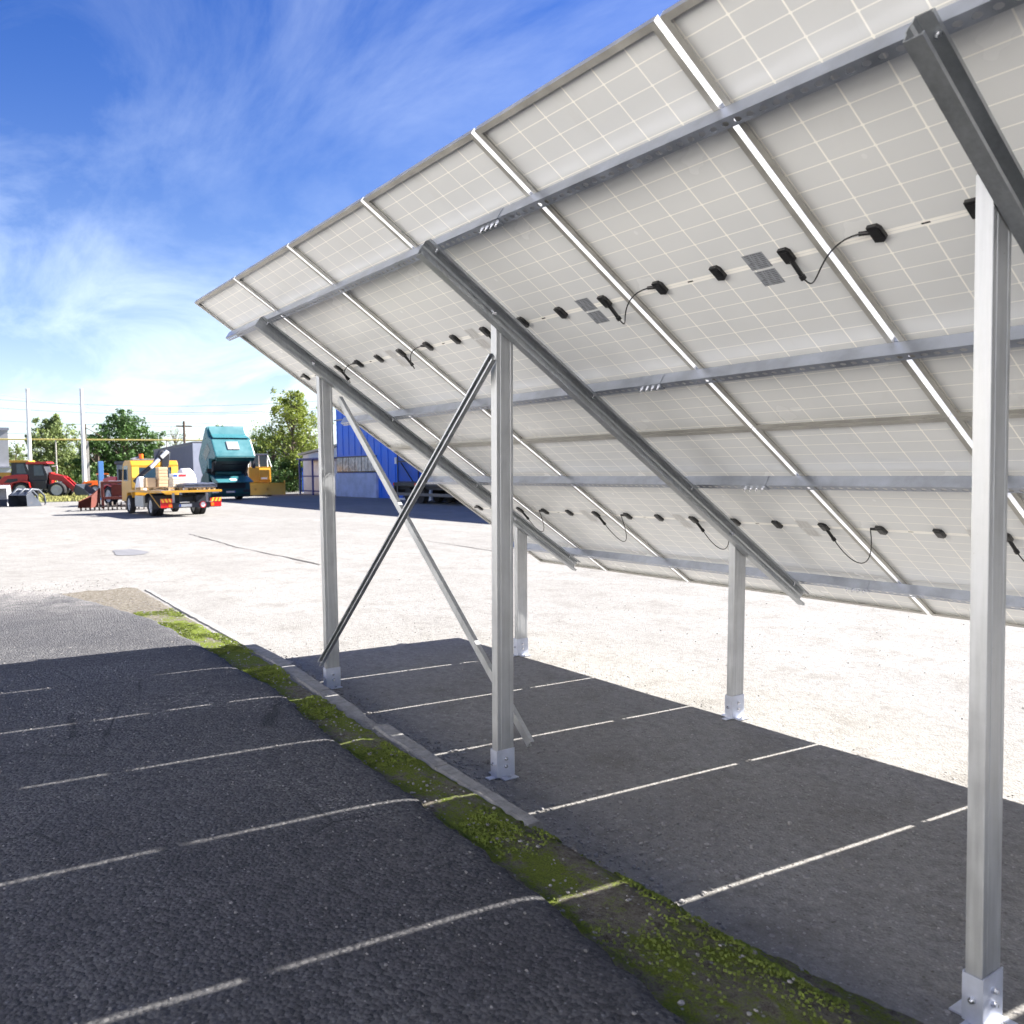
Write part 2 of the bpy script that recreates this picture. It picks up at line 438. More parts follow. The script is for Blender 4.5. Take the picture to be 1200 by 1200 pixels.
# raised dark asphalt with a thick ragged edge
a_ = MB(); axx = axis_vals([(-8, -6, .05), (-6, 7, .04), (7, 16, .2)])
def left_lim(y): return -6.6+.35*noise.noise(Vector((y*.9, 7, 0)))+.12*noise.noise(Vector((y*5, 2, 0)))+.25*(y+1)*.2
cols = 0
rows = []
for x in axx:
    e = edge_y(x); row = []
    ys = [e-5.6, e-5, e-4, e-3, e-2, e-1.2, e-.7, e-.4, e-.25, e-.15, e-.08, e-.03, e]
    for k, y in enumerate(ys):
        drop = [0, 0, 0, 0, 0, 0, 0, 0, .002, .006, .014, .03, .085][k]
        far = sstep(-6.0, -6.9, x+.3*noise.noise(Vector((y*1.3, 7, 0)))+.15*noise.noise(Vector((y*6, 2, x*3))))
        z = raise_(x)+.078-drop-far*.12+.006*noise.noise(Vector((x*1.1, y*1.1, 4)))+.003*noise.noise(Vector((x*7, y*7, 4)))
        row.append(Vector((x, y+(.02*noise.noise(Vector((x*14, k, 0))) if k > 9 else 0), z)))
    rows.append(row)
for row in rows: a_.v += row
nr = 13
for i in range(len(rows)-1):
    for j in range(nr-1):
        b0 = i*nr+j; a_.f.append([b0, b0+nr, b0+nr+1, b0+1]); a_.mi.append(0); a_.sm.append(True)
structure(a_.build('asphalt_road', asph_m, None, 0, False))

# moss strip between the asphalt and the kerb
ms = MB(); mx = axis_vals([(-5.6, 6.6, .045)]); nm_ = 15
for x in mx:
    y1 = kerb_y(x)-interp([(-5, .13), (.4, .19), (2.5, .15), (4.6, .09), (4.8, -.08), (6.6, -.35)], x); y0 = edge_y(x)-.12
    for j in range(nm_):
        t = j/(nm_-1); y = y0+(y1-y0)*t
        z = raise_(x)+.014+.022*abs(noise.noise(Vector((x*6, y*6, 1))))+.010*noise.noise(Vector((x*22, y*22, 5)))
        if x > 4.66: z = gz(x, y-kerb_y(x))+.012+.02*abs(noise.noise(Vector((x*6, y*6, 1))))
        if j == nm_-1: z -= .012
        ms.v.append(Vector((x, y, z)))
for i in range(len(mx)-1):
    for j in range(nm_-1):
        b0 = i*nm_+j; ms.f.append([b0, b0+nm_, b0+nm_+1, b0+1]); ms.mi.append(0); ms.sm.append(True)
structure(ms.build('verge', moss_m, None, 0, False))

# kerb stones, one broken
kb = MB()
ends = [-5.3, -4.3, -3.3, -2.3, -1.3, -.3, .7, 1.72, 2.66, 2.8, 3.72, 4.68]
for a, b in zip(ends, ends[1:]):
    if (a, b) == (2.66, 2.8): continue
    n = 10
    for i in range(n):
        xa = a+.006+(b-a-.012)*i/n; xb = a+.006+(b-a-.012)*(i+1)/n
        prof = []
        for x in (xa, xb):
            w = interp([(-5, .08), (.4, .145), (2.5, .13), (4.6, .09)], x)
            wob = .012*noise.noise(Vector((x*5, 0, 0)))
            if a == 1.72 and x > 2.3: w *= 1-.5*(x-2.3)/.4*0; wob -= .10*(x-2.3)
            yk = kerb_y(x)+(.03 if a >= 2.8 else 0)*max(0, 1-(x-2.8))
            zt = raise_(x)+.014+.004*noise.noise(Vector((x*8, 2, 0)))-(.02*(x-2.3)/.4 if (a == 1.72 and x > 2.3) else 0)
            prof.append([(x, yk-w+wob, 0-.02), (x, yk+wob*.3, -.02), (x, yk+wob*.3+.0, zt-.02), (x, yk-.018+wob*.3, zt), (x, yk-w+.012+wob, zt), (x, yk-w+wob, zt-.012)])
        vs_ = prof[0]+prof[1]; m6 = 6
        fs_ = [(q, (q+1) % m6, m6+(q+1) % m6, m6+q) for q in range(m6)]
        if i == 0: fs_.append(list(range(m6))[::-1])
        if i == n-1: fs_.append([m6+q for q in range(m6)])
        kb.add(vs_, fs_)
structure(kb.build('kerb', kerb_m))

# loose stones and gravel
def pebble(mb, x, y, z, r):
    n = 5; a0 = rnd.random()*6; sx, sy, sz = rnd.uniform(.7, 1.3), rnd.uniform(.6, 1.1), rnd.uniform(.4, .7)
    rings = []
    for lv, rr in ((-.6, .75), (.25, 1.), (.85, .5)):
        for k in range(n):
            a = a0+2*math.pi*k/n; q = rr*r*rnd.uniform(.8, 1.15)
            rings.append((x+q*sx*math.cos(a), y+q*sy*math.sin(a), z+lv*r*sz))
    fs = [(l*n+k, l*n+(k+1) % n, (l+1)*n+(k+1) % n, (l+1)*n+k) for l in range(2) for k in range(n)]+[[2*n+k for k in range(n)]]
    mb.add(rings, fs)
gv = MB()
for _ in range(5200):                       # along the low side of the kerb
    x = rnd.uniform(-1, 8.5); k = abs(rnd.gauss(0, 1))
    v = .02+k*(.16+.10*max(0, x-1.5)); r = rnd.choice((.004, .005, .006, .008, .012))*rnd.uniform(.7, 1.3)
    if x > 4.6: v += .1
    pebble(gv, x, kerb_y(x)+v, gz(x, v)+r*.25, r)
for _ in range(900):                        # on the verge
    x = rnd.uniform(-4.5, 6.3); y = rnd.uniform(edge_y(x)-.05, kerb_y(x)-.12+(.3 if x > 4.8 else 0)); r = rnd.choice((.004, .006, .008, .012))*rnd.uniform(.7, 1.3)
    pebble(gv, x, y, (gz(x, y-kerb_y(x)))+.026, r*.8)
for _ in range(1500):                       # where the asphalt frays out
    x = rnd.uniform(-7.6, -3.2); y = rnd.uniform(-5, .5)
    if rnd.random() < sstep(-6.4, -3.6, x)*.9: continue
    r = rnd.choice((.006, .009, .012))*rnd.uniform(.7, 1.4)
    zt = raise_(x)+(.08 if (y < edge_y(x) and x > -6.5) else .012)
    pebble(gv, x, y, zt, r)
for _ in range(260):                        # scattered on the asphalt
    x = rnd.uniform(-2, 8); y = edge_y(x)-abs(rnd.gauss(0, 1.6))-.1; r = rnd.uniform(.003, .007)
    pebble(gv, x, y, raise_(x)+.08, r)
for cx_, cy_, nn_ in ((1.6, -1.7, 120), (.6, -2.2, 60)):
    for _ in range(nn_):
        x = rnd.gauss(cx_, .5); y = rnd.gauss(cy_, .45); r = rnd.uniform(.004, .011)
        if y < edge_y(x)-.1: pebble(gv, x, y, raise_(x)+.08, r)
for _ in range(3800):                       # coarse grit on the shaded surfaces
    x = rnd.uniform(-1, 8.3); r = rnd.choice((.003, .004, .005, .007))*rnd.uniform(.7, 1.3)
    if rnd.random() < .45:
        y = edge_y(x)-.05-rnd.uniform(0, 3.4); pebble(gv, x, y, raise_(x)+.079, r)
    else:
        y = kerb_y(x)+rnd.uniform(.05, 2.6); pebble(gv, x, y, .004, r)
for _ in range(900):                        # grit out on the lot
    x = rnd.uniform(-9, 8); y = kerb_y(x)+rnd.uniform(.3, 9); pebble(gv, x, y, .004, rnd.uniform(.003, .009))
o = gv.build('gravel', stone_m, None, 0, False)
tag(o, 'loose grey gravel and grit strewn beside the kerb and over the paving', 'gravel', None, 'stuff')

mt = MB()
for _ in range(19000):
    x = rnd.uniform(-3.2, 6.5)
    lo_y, hi_y = edge_y(x)+.01, kerb_y(x)-.16+(.3 if x > 4.8 else 0)
    if x > 4.7 and rnd.random() < .5: y = kerb_y(x)+rnd.gauss(-.02, .06)
    else: y = rnd.uniform(lo_y, hi_y)
    if noise.noise(Vector((x*1.6, y*3, 9))) < .06+(.10 if x > 3.6 and x < 4.7 else 0): continue
    z = gz(x, y-kerb_y(x))+.018+.022*abs(noise.noise(Vector((x*6, y*6, 1)))); h = rnd.uniform(.004, .011); a = rnd.random()*6.28; w = rnd.uniform(.003, .008)
    for q in range(2):
        a += 1.3
        dx, dy = math.cos(a)*w, math.sin(a)*w
        mt.quad((x-dx, y-dy, z), (x+dx, y+dy, z), (x+dx*.5+rnd.gauss(0, .004), y+dy*.5, z+h), (x-dx*.6, y-dy*.6+rnd.gauss(0, .004), z+h*.9))
o = mt.build('moss', moss_tuft_m, None, 0, False)
tag(o, 'bright green moss growing on the strip between asphalt and kerb', 'moss', None, 'stuff')

# cracks and an oil stain: thin sheets on the lot
def ribbon(name, pix, w, mat, dz=.009):
    mb = MB(); P_ = [gp(*p) for p in pix]; pts = []
    for a, b in zip(P_, P_[1:]):
        n = max(2, int((b-a).length/.25))
        pts += [a+(b-a)*i/n for i in range(n)]
    pts.append(P_[-1]); L_, R_ = [], []
    for i, p in enumerate(pts):
        t = (pts[min(i+1, len(pts)-1)]-pts[max(i-1, 0)]).normalized(); q = Vector((-t.y, t.x, 0))
        off = .06*noise.noise(Vector((p.x*1.7, p.y*1.7, 0))); ww = w*max(.3, .7+.9*noise.noise(Vector((p.x*1.1, p.y, 3))))
        for s_, l in ((1, L_), (-1, R_)): l.append((p.x+q.x*(off+s_*ww), p.y+q.y*(off+s_*ww), dz))
    n = len(pts); mb.add(L_+R_, [(i, i+1, n+i+1, n+i) for i in range(n-1)])
    structure(mb.build(name, mat))
ribbon('pavement_crack', [(222, 626), (248, 633), (275, 641), (330, 652), (376, 662)], .03, crack_m)
ribbon('pavement_crack', [(500, 634), (540, 640), (578, 646), (660, 652), (760, 664)], .022, crack_m)
ribbon('pavement_crack', [(60, 640), (130, 634), (175, 630)], .02, crack_m)
st = MB(); c0 = gp(151, 647); vs_ = []
for k in range(40):
    a = 2*math.pi*k/40; r_ = 1+.45*noise.noise(Vector((math.cos(a)*1.6, math.sin(a)*1.6, 5)))
    p = gp(151+22*r_*math.cos(a), 647.5+3.4*r_*math.sin(a)); vs_.append((p.x, p.y, .010))
st.add(vs_, [list(range(40))]); structure(st.build('pavement_stain', stain_m))

# ------------------------------------------------------------------ solar array
T = .5985; ZH = 3.3526; ct, stn = math.cos(T), math.sin(T)
ML, MW, GAP = 2.278, 1.130, .026; PITCH_U = MW+GAP; ROWGAP = .005
ROT = (-T, 0, 0)
def arr(u, s, d=0): return Vector((u, s*ct-d*stn, ZH-s*stn-d*ct))

def make_panel():
    root = thing('solar_panel', 'x', 'solar panel', (0, 0, 0), ROT, 'solar panels of the raised array')
    fl, th, H_ = .028, .0022, .031
    f = MB()
    # long sides: wall, bottom flange, top lip, seat
    for x0, sx in ((0, 1), (MW, -1)):
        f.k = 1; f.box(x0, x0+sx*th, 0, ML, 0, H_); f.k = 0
        f.box(x0+sx*th, x0+sx*fl, .0, ML, 0, th)
        f.box(x0+sx*th, x0+sx*.009, th, ML-th, H_-.0098, H_-.0093)
    for y0, sy in ((0, 1), (ML, -1)):
        f.box(th, MW-th, y0+(.0003 if sy > 0 else -.0003), y0+sy*th, 0.0, H_)
        f.box(fl+.0004, MW-fl-.0004, y0+sy*th, y0+sy*fl, 0, th)
    f.build('frame', [alu, alu_lit_edge], root)
    b = MB(); b.box(.0026, MW-.0026, .0026, ML-.0026, .0218, .0246); b.build('back_glass', back_m, root)
    b = MB(); b.box(.0024, MW-.0024, .0024, ML-.0024, .0248, .0302); b.build('front_glass', glass_front, root)
    for i, u in enumerate((.205, .575, .950)):
        j = MB(); jx = u-.0
        j.prism([(jx-.026, 1.082), (jx+.014, 1.082), (jx+.026, 1.100), (jx+.026, 1.152), (jx+.008, 1.166), (jx-.026, 1.160)], .0216, .004, 'z')
        j.box(jx-.018, jx+.018, 1.096, 1.140, .0005, .0038)
        jo = j.build('junction_box', black_pl, root, .002)
        if i == 2:
            c = MB(); c.cyl((jx+.005, 1.15, .010), (jx+.018, 1.235, -.012), .0105, 10)
            c.cyl((jx+.0165, 1.225, -.0095), (jx+.019, 1.245, -.014), .0135, 10)
            c.build('plug', black_pl, jo)
        if i == 0:
            c = MB(); c.cyl((jx-.022, 1.112, .012), (jx-.062, 1.098, .004), .009, 10); c.build('plug', black_pl, jo)
    for y in (1.118-.045, 1.222-.045):
        s_ = MB(); s_.add([(0, 0, 0), (.11, 0, 0), (.11, .092, 0), (0, .092, 0)], [(0, 3, 2, 1)])
        s_.add([(0, 0, .0004), (.11, 0, .0004), (.11, .092, .0004), (0, .092, .0004)], [(0, 1, 2, 3)])
        so = s_.build('label_sticker', stick_m, root, 0, False); so.location = (.735, y, .0212)
    return root
NC = 9
proto = make_panel(); panels = {}
ordn = ['first', 'second', 'third', 'fourth', 'fifth', 'sixth', 'seventh', 'eighth', 'ninth']
for k in range(NC):
    for row in range(2):
        p = proto if (k == 0 and row == 0) else copy_tree(proto)
        p.location = arr(k*PITCH_U, row*(ML+ROWGAP)); panels[k, row] = p
        rw = 'upper' if row == 0 else 'lower'
        if k == 0: p['label'] = 'solar panel at the far left end of the array, %s row, one side edge free' % rw
        elif k == 1: p['label'] = 'solar panel second from the far left end in the %s row' % rw
        else: p['label'] = 'solar panel %s from the far left end of the %s row' % (ordn[k], rw)
pale_st = stick_m.copy(); pale_st.name = 'overlit_label'  # pale copy of the label, with overexposure put into its colours
for nd in pale_st.node_tree.nodes:
    if nd.type == 'MIX' and nd.data_type == 'RGBA': nd.inputs[6].default_value = (.56, .56, .55, 1); nd.inputs[7].default_value = (.36, .355, .35, 1)
pale_me = None
for (k, row), p in panels.items():
    if row == 0 and k >= 3: continue
    for c in kids(p):
        if c.name.startswith('label_sticker'):
            if pale_me is None: pale_me = c.data.copy(); pale_me.materials[0] = pale_st
            c.data = pale_me
# module leads (each belongs to the right-hand junction box it leaves)
def bez(p0, p1, p2, p3, n=18):
    return [((1-t)**3)*p0+3*t*(1-t)**2*p1+3*t*t*(1-t)*p2+t**3*p3 for t in [i/n for i in range(n+1)]]
for (k, row), p in panels.items():
    if k >= NC-1: continue
    jb = [c for c in kids(p) if c.name.startswith('junction_box')]
    jb.sort(key=lambda o: o.data.vertices[0].co.x)
    sag = rnd.uniform(.045, .075) if row == 0 else rnd.uniform(.07, .11)
    dn = .03 if row == 0 else rnd.uniform(.10, .15)
    p0 = Vector((.968, 1.236, -.013)); p3 = Vector((PITCH_U+.145, 1.098, .003))
    if row == 0: pts = bez(p0, Vector((1.02, 1.34, -sag)), Vector((1.17, 1.02, -sag*1.5)), p3)
    else: pts = bez(p0, Vector((1.03, 1.24+dn*1.7, -sag)), Vector((1.22, 1.30+dn*1.1, -sag*1.4)), p3)
    c = MB(); c.tube(pts, .0034, 8); c.build('cable', cable_m, jb[2])

# ---- mounting frame: one bolted structure
mf = thing('mounting_frame', 'galvanised steel frame of posts, sloping rafters, purlins and crossed braces carrying the solar panels', 'mounting frame', (0, 0, 0))
PROF_H = .068
def purlin(s, u0, u1, splices):
    """C section, web facing up the slope, perforated bottom flange"""
    mb = MB(); th = .003; fw = .042; r = -T
    X = Matrix.Rotation(-T, 4, 'X'); X.translation = arr(0, s)
    def b(*a): mb.box(*a, xf=X)
    b(u0, u1, -.003, 0, -PROF_H, -.0015)                 # web
    b(u0, u1, .0004, fw, -.0045, -.0015)                 # top flange
    pitch = .055; n = int((u1-u0)/pitch)
    for i in range(n):                                   # pierced flange
        a = u0+i*pitch; c = (a+pitch/2, .022); rx, ry = .0165, .0115
        sq = [(a+pitch, .0), (a+pitch, fw/2), (a+pitch, fw), (a+pitch/2, fw), (a, fw), (a, fw/2), (a, .0), (a+pitch/2, .0)]
        ang = [-45, 0, 45, 90, 135, 180, 225, 270]
        hole = [(c[0]+rx*math.cos(R(q)), c[1]+ry*math.sin(R(q))) for q in ang]
        for z0, flip in ((-PROF_H, 0), (-PROF_H-.003, 1)):
            vs_ = [(x, y, z0) for x, y in sq]+[(x, y, z0) for x, y in hole]
            fs_ = [(q, (q+1) % 8, 8+(q+1) % 8, 8+q) for q in range(8)]
            if flip: fs_ = [f_[::-1] for f_ in fs_]
            mb.add(vs_, fs_, False, X)
        vs_ = [(x, y, -PROF_H) for x, y in hole]+[(x, y, -PROF_H-.003) for x, y in hole]
        mb.add(vs_, [(q, (q+1) % 8, 8+(q+1) % 8, 8+q) for q in range(8)], False, X)
    ue = u0+n*pitch
    mb.add([(u0, fw, -PROF_H), (ue, fw, -PROF_H), (ue, fw, -PROF_H-.003), (u0, fw, -PROF_H-.003)], [(0, 1, 2, 3)], False, X)
    mb.add([(u0, 0, -PROF_H), (u0, fw, -PROF_H), (u0, fw, -PROF_H-.003), (u0, 0, -PROF_H-.003)], [(0, 1, 2, 3)], False, X)
    mb.box(u0, ue, -.003, 0, -PROF_H-.003, -PROF_H-.0002, X)
    po = mb.build('purlin', galv_bright, mf, 0, False)
    for us in splices:
        sp = MB(); sp.box(us-.20, us, -.0065, -.0034, -PROF_H-.0066, -.004, X); sp.box(us-.20, us, -.0062, fw+.002, -PROF_H-.0068, -PROF_H-.0036, X)
        spo = sp.build('splice_plate', galv_bright, po)
        for q in range(4):
            bo = MB(); cx_ = us-.17+q*.045
            pa = X @ Vector((cx_, .022, -PROF_H-.0068)); pb = X @ Vector((cx_, .022, -PROF_H-.016)); pc = X @ Vector((cx_, .022, -PROF_H-.030))
            bo.cyl(pa, pb, .011, 6, smooth=False); bo.cyl(pb, pc, .005, 8); bo.build('bolt', bolt_m, po)
    return po
SP = 4.40
for s_ in (.392, 1.722, 2.775, 4.102): purlin(s_, -.06, 10.5, [SP-rnd.uniform(0, .03)])

# panel clamps at the purlins
clm = MB()
for s_ in (.392, 1.722, 2.775, 4.102):
    for k in range(1, NC):
        X = Matrix.Rotation(-T, 4, 'X'); X.translation = arr(k*PITCH_U-GAP/2, s_)
        mbc = MB(); mbc.box(-.009, .009, -.004, .038, .002, .034, X); mbc.box(-.018, .018, -.004, .038, .0342, .0375, X)
        mbc.build('panel_clamp', galv_bright, mf)

def c_rafter(u, s0, s1):
    X = Matrix.Rotation(-T, 4, 'X'); X.translation = arr(u, 0, PROF_H+.004)
    D, w, th = .106, .058, .0035
    n = 6; mb = MB()
    # cross-section: a shallow-dished web, two flanges with lips, open to +x
    out_ = [(w, -.016), (w, 0), (0, 0), (0, -.028), (-.006, -.040), (-.006, -D+.040), (0, -D+.028), (0, -D), (w, -D), (w, -D+.016)]
    inn = [(w-th, -.016), (w-th, -th), (th, -th), (th, -.029), (-.006+th, -.041), (-.006+th, -D+.041), (th, -D+.029), (th, -D+th), (w-th, -D+th), (w-th, -D+.016)]
    m_ = len(out_)
    vs_ = []
    for s_ in (s0, s1):
        vs_ += [(x, s_, z) for x, z in out_]+[(x, s_, z) for x, z in inn]
    fs_ = []
    for q in range(m_-1):
        fs_.append((q, q+1, 2*m_+q+1, 2*m_+q)); fs_.append((m_+q+1, m_+q, 3*m_+q, 3*m_+q+1))
        fs_.append((q+1, q, m_+q, m_+q+1)); fs_.append((2*m_+q, 2*m_+q+1, 3*m_+q+1, 3*m_+q))
    for q in (0, m_-1): fs_.append((q, m_+q, 3*m_+q, 2*m_+q))
    mb.add(vs_, fs_, False, X)
    ro = mb.build('rafter', galv_dark, mf)
    for s_ in (.41, .90, 1.74, 2.79, 3.35, 4.12):
        bo = MB(); z = -.045 if s_ in (.90, 3.35) else -.004
        if z < -.01: bo.cyl(X @ Vector((.0, s_, z)), X @ Vector((.014, s_, z)), .013, 6, smooth=False); bo.cyl(X @ Vector((.014, s_, z)), X @ Vector((.028, s_, z)), .006, 8)
        else: bo.cyl(X @ Vector((.04, s_, z)), X @ Vector((.04, s_, z-.012)), .011, 6, smooth=False); bo.cyl(X @ Vector((.04, s_, z-.012)), X @ Vector((.04, s_, z-.03)), .0055, 8)
        bo.build('bolt', bolt_m, ro)
RAF = [(1.02, .345, 4.26), (3.74, .34, 4.30), (6.535, .34, 4.30), (9.3, .34, 4.30)]
for u, a, b in RAF: c_rafter(u, a, b)

PW, PD = .056, .118
def post(x, y, xtop, nm='post', back=True):
    """steel C post: +x face is the grooved web"""
    mb = MB()
    def zt(y_): return ZH-(y_/ct)*stn-(PROF_H+.012)*1/ct*1.0-.012
    # outline in plan (x, y), web on the +x side with two shallow grooves
    o_ = [(-PW, 0), (-.002, 0), (0, .002), (0, .018), (-.0015, .020), (-.0015, .028), (0, .030), (0, PD-.030), (-.0015, PD-.028), (-.0015, PD-.020), (0, PD-.018), (0, PD-.002), (-.002, PD), (-PW, PD)]
    n = len(o_); nz = 1
    bot = [(x+a, y+b, .004) for a, b in o_]; top = [(xtop+a, y+b, zt(y+b)) for a, b in o_]
    mb.add(bot+top, [(i, (i+1) % n, n+(i+1) % n, n+i) for i in range(n)]+[[n+i for i in range(n)]])
    po = mb.build(nm, galv, mf)
    # bolted shoe
    sh = MB(); t_ = .0045; hgt = .175; e = .003
    sh.box(x+e, x+e+t_, y-e, y+PD+e, .012, hgt)
    sh.box(x-PW-e, x-PW-e-t_, y-e, y+PD+e, .012, hgt)
    sh.box(x-PW-e-t_+.001, x+e+t_-.0005, y-e-t_, y-e-.0002, .012, hgt-.003)
    sh.box(x+e-.001, x+e+.058, y+.012, y+PD-.004, .0055, .0122)
    sh.box(x-PW+.006, x-.006, y-e-.052, y-e+.002, .0052, .0118)
    sh.box(x-PW-.06, x-PW-e, y+.012, y+PD-.004, .0055, .0122)
    so = sh.build('shoe', shoe_m, po)
    for z in (.075, .120):
        b = MB(); b.cyl((x+e+t_, y+PD*.45, z), (x+e+t_+.009, y+PD*.45, z), .0115, 6, smooth=False); b.cyl((x+e+t_+.009, y+PD*.45, z), (x+e+t_+.02, y+PD*.45, z), .0055, 8); b.build('bolt', bolt_m, po)
    b = MB(); b.cyl((x-PW*.5, y-e-t_, .09), (x-PW*.5, y-e-t_-.009, .09), .0115, 6, smooth=False); b.cyl((x-PW*.5, y-e-t_-.009, .09), (x-PW*.5, y-e-t_-.018, .09), .0055, 8); b.build('bolt', bolt_m, po)
    b = MB(); b.cyl((x+.04, y+PD*.5, .012), (x+.04, y+PD*.5, .022), .011, 6, smooth=False); b.build('bolt', bolt_m, po)
    return po
post(1.015, .735, .995); post(3.68, .70, 3.735); post(6.53, .70, 6.53); post(9.29, .70, 9.29)
post(.985, 2.745, 1.005); post(3.70, 2.75, 3.73); post(6.52, 2.75, 6.525); post(9.29, 2.75, 9.29)

def brace(a, b, y, face):
    """rolled channel lying against the posts; open side faces face (-1 camera side)"""
    a = Vector(a); b = Vector(b); d = (b-a); L_ = d.length; d.normalize(); n = Vector((0, face, 0)); w = d.cross(n).normalized()
    X = Matrix((d, w, n)).transposed().to_4x4(); X.translation = a
    hw, dp, th = .026, .030, .0025; mb = MB()
    mb.box(0, L_, -hw, hw, 0, th, X)
    for s_ in (-1, 1):
        mb.box(0, L_, s_*hw, s_*(hw-th), th, dp, X)
        mb.box(0, L_, s_*(hw-th), s_*(hw-.010), dp-th, dp, X)
    bo = mb.build('brace', galv_dark if face < 0 else galv, mf)
    for t_ in (.04, L_-.04):
        p = a+d*t_; q = MB(); q.cyl(p+n*th, p+n*(th+.012), .012, 6, smooth=False); q.build('bolt', bolt_m, bo)
brace((3.755, .672, 2.50), (.99, .70, .215), .68, -1)
brace((1.10, .860, 2.46), (3.76, .875, .20), .84, 1)

# unseen pale hall added behind the camera to bounce sunlight onto the panel undersides
hb = thing('bounce_hall', 'long pale hall added out of view to bounce sunlight onto the panel undersides', 'building', (0, 0, 0))
w_ = MB(); w_.box(-26, 42, -30, -15, -.3, 8.0); w_.build('wall', plain('bounce_render', (.78, .76, .72), .85, 0, .06, .6), hb)
w_ = MB(); w_.box(-26.4, 42.4, -30.4, -14.6, 8.003, 8.3); w_.build('roof', plain('hall_roof', (.3, .3, .3), .8), hb)
for k in range(8):
    w_ = MB(); x0 = -23+k*8.2; w_.box(x0, x0+2.6, -15.05, -14.985, 3.8, 5.4); wo = w_.build('window', plain('hall_glass', (.05, .06, .07), .15) if k == 0 else MATS['hall_glass'], hb)

# ------------------------------------------------------------------ background
BG = random.Random(11)
def paint(n, c, rough=.35, **k): return plain(n, c, rough, 0, k.get('var', .12), k.get('scale', 1.2), k.get('dirt'))
yel = paint('yellow_paint', (.50, .255, .02)); red = paint('red_paint', (.42, .015, .012)); teal = paint('teal_paint', (.04, .15, .17), .3)
teal_d = paint('teal_panel', (.010, .065, .065), .45); rust = paint('rusty_red_steel', (.15, .036, .024), .8, var=.4, dirt=(.07, .035, .025)); brown = paint('brown_timber', (.10, .065, .045), .9); tyre = paint('tyre_rubber', (.018, .018, .02), .85)
blackm = paint('black_steel', (.02, .022, .028), .5); glassb = plain('cab_glass', (.03, .06, .09), .08); white = paint('white_paint', (.8, .8, .78), .5)
grey_m = paint('grey_sheet', (.22, .23, .28), .6); steelg = plain('dull_steel', (.35, .35, .36), .45, .6); blue = paint('blue_sheet', (.012, .13, .66), .5, var=.16, scale=.5)
blue_d = paint('blue_door_paint', (.012, .08, .42), .55, var=.3, scale=1.); wash = plain('blue_washed_render', (.36, .42, .62), .85, 0, .2, 1.4, (.25, .3, .45)); wood = plain('raw_wood', (.52, .36, .20), .8, 0, .2, 6)
carton = plain('carton_board', (.62, .44, .26), .85, 0, .1, 4); sackm = plain('white_sack', (.72, .72, .74), .8, 0, .12, 5); orange = plain('amber_lens', (.9, .16, .01), .3)
lens_r = plain('red_lens', (.55, .01, .01), .25); hz_y = plain('reflective_yellow', (.9, .5, .03), .4); hz_r = plain('reflective_red', (.8, .05, .02), .4); bucket_m = paint('worn_bucket_steel', (.05, .06, .08), .5, dirt=(.14, .11, .09))
concrete = plain('concrete_pole', (.38, .36, .33), .9); rim_m = plain('wheel_rim_paint', (.45, .46, .48), .45); bluep = paint('blue_post_paint', (.08, .22, .50), .5); pal_wall = plain('grey_block_wall', (.34, .34, .36), .9, 0, .12, 1.)
prim = plain('red_print', (.6, .03, .04), .6); bprint = plain('blue_print', (.04, .10, .4), .6); plate = plain('number_plate', (.75, .75, .74), .4); pipe_m = plain('yellow_pipe_paint', (.62, .50, .16), .6)

def wheel(parent, x, y, r, w, nm='wheel', rimc=None):
    """axle along x"""
    mb = MB(); n = 24
    prof = [(-.5, .70), (-.5, .90), (-.36, 1.), (.36, 1.), (.5, .90), (.5, .70)]
    vs_ = [(x+a*w, y+b*r*math.cos(2*math.pi*i/n), r+b*r*math.sin(2*math.pi*i/n)) for a, b in prof for i in range(n)]
    mb.add(vs_, [(k*n+i, k*n+(i+1) % n, (k+1)*n+(i+1) % n, (k+1)*n+i) for k in range(5) for i in range(n)], True)
    for k in range(n):                                    # tread blocks
        a = 2*math.pi*(k+.5)/n; X = Matrix.Translation((x, y, r)) @ Matrix.Rotation(a, 4, 'X')
        mb.box(-.38*w, .38*w, -.035*r, .035*r, r*.985, r*1.02, X)
    wo = mb.build(nm, tyre, parent)
    h = MB(); h.cyl((x-.36*w, y, r), (x+.36*w, y, r), r*.70, 20); h.cyl((x-.5*w, y, r), (x+.5*w, y, r), r*.26, 12)
    for k in range(6):
        a = k*math.pi/3; h.cyl((x-.42*w, y+.42*r*math.cos(a), r+.42*r*math.sin(a)), (x+.42*w, y+.42*r*math.cos(a), r+.42*r*math.sin(a)), r*.06, 6)
    h.build('rim', rimc or rim_m, wo); return wo
def P(mb, nm, m_, par, bev=0): return mb.build(nm, m_, par, bev)
def rot_to(fwd):   # local +y faces fwd
    return (0, 0, math.atan2(-fwd[0], fwd[1]))

# ---------- flatbed recovery truck, seen from behind left
tp = Vector((-31.75, 7.45, 0)); truck = thing('flatbed_truck', 'yellow cab flatbed crane truck loaded with pallets, seen from behind in the sunny yard', 'truck', tp, rot_to((-.99, -.065)))
HW = 1.3
for sx in (-1, 1):
    wheel(truck, sx*1.12, 0, .42, .24); wheel(truck, sx*.84, 0, .42, .24); wheel(truck, sx*1.06, 3.55, .42, .26)
b = MB(); b.box(-.42, -.32, -1.6, 4.5, .62, .86); b.box(.32, .42, -1.6, 4.5, .62, .86); b.box(-1.0, 1.0, -.07, .07, .36, .50)
for y in (-1.2, .9, 2.2, 3.2): b.box(-.32, .32, y, y+.1, .64, .82)
b.box(-.25, .25, .4, 2.6, .45, .62); P(b, 'chassis', blackm, truck)
b = MB(); b.box(-1.30, 1.30, -2.05, 2.85, 1.02, 1.10); P(b, 'bed', steelg, truck, .01)
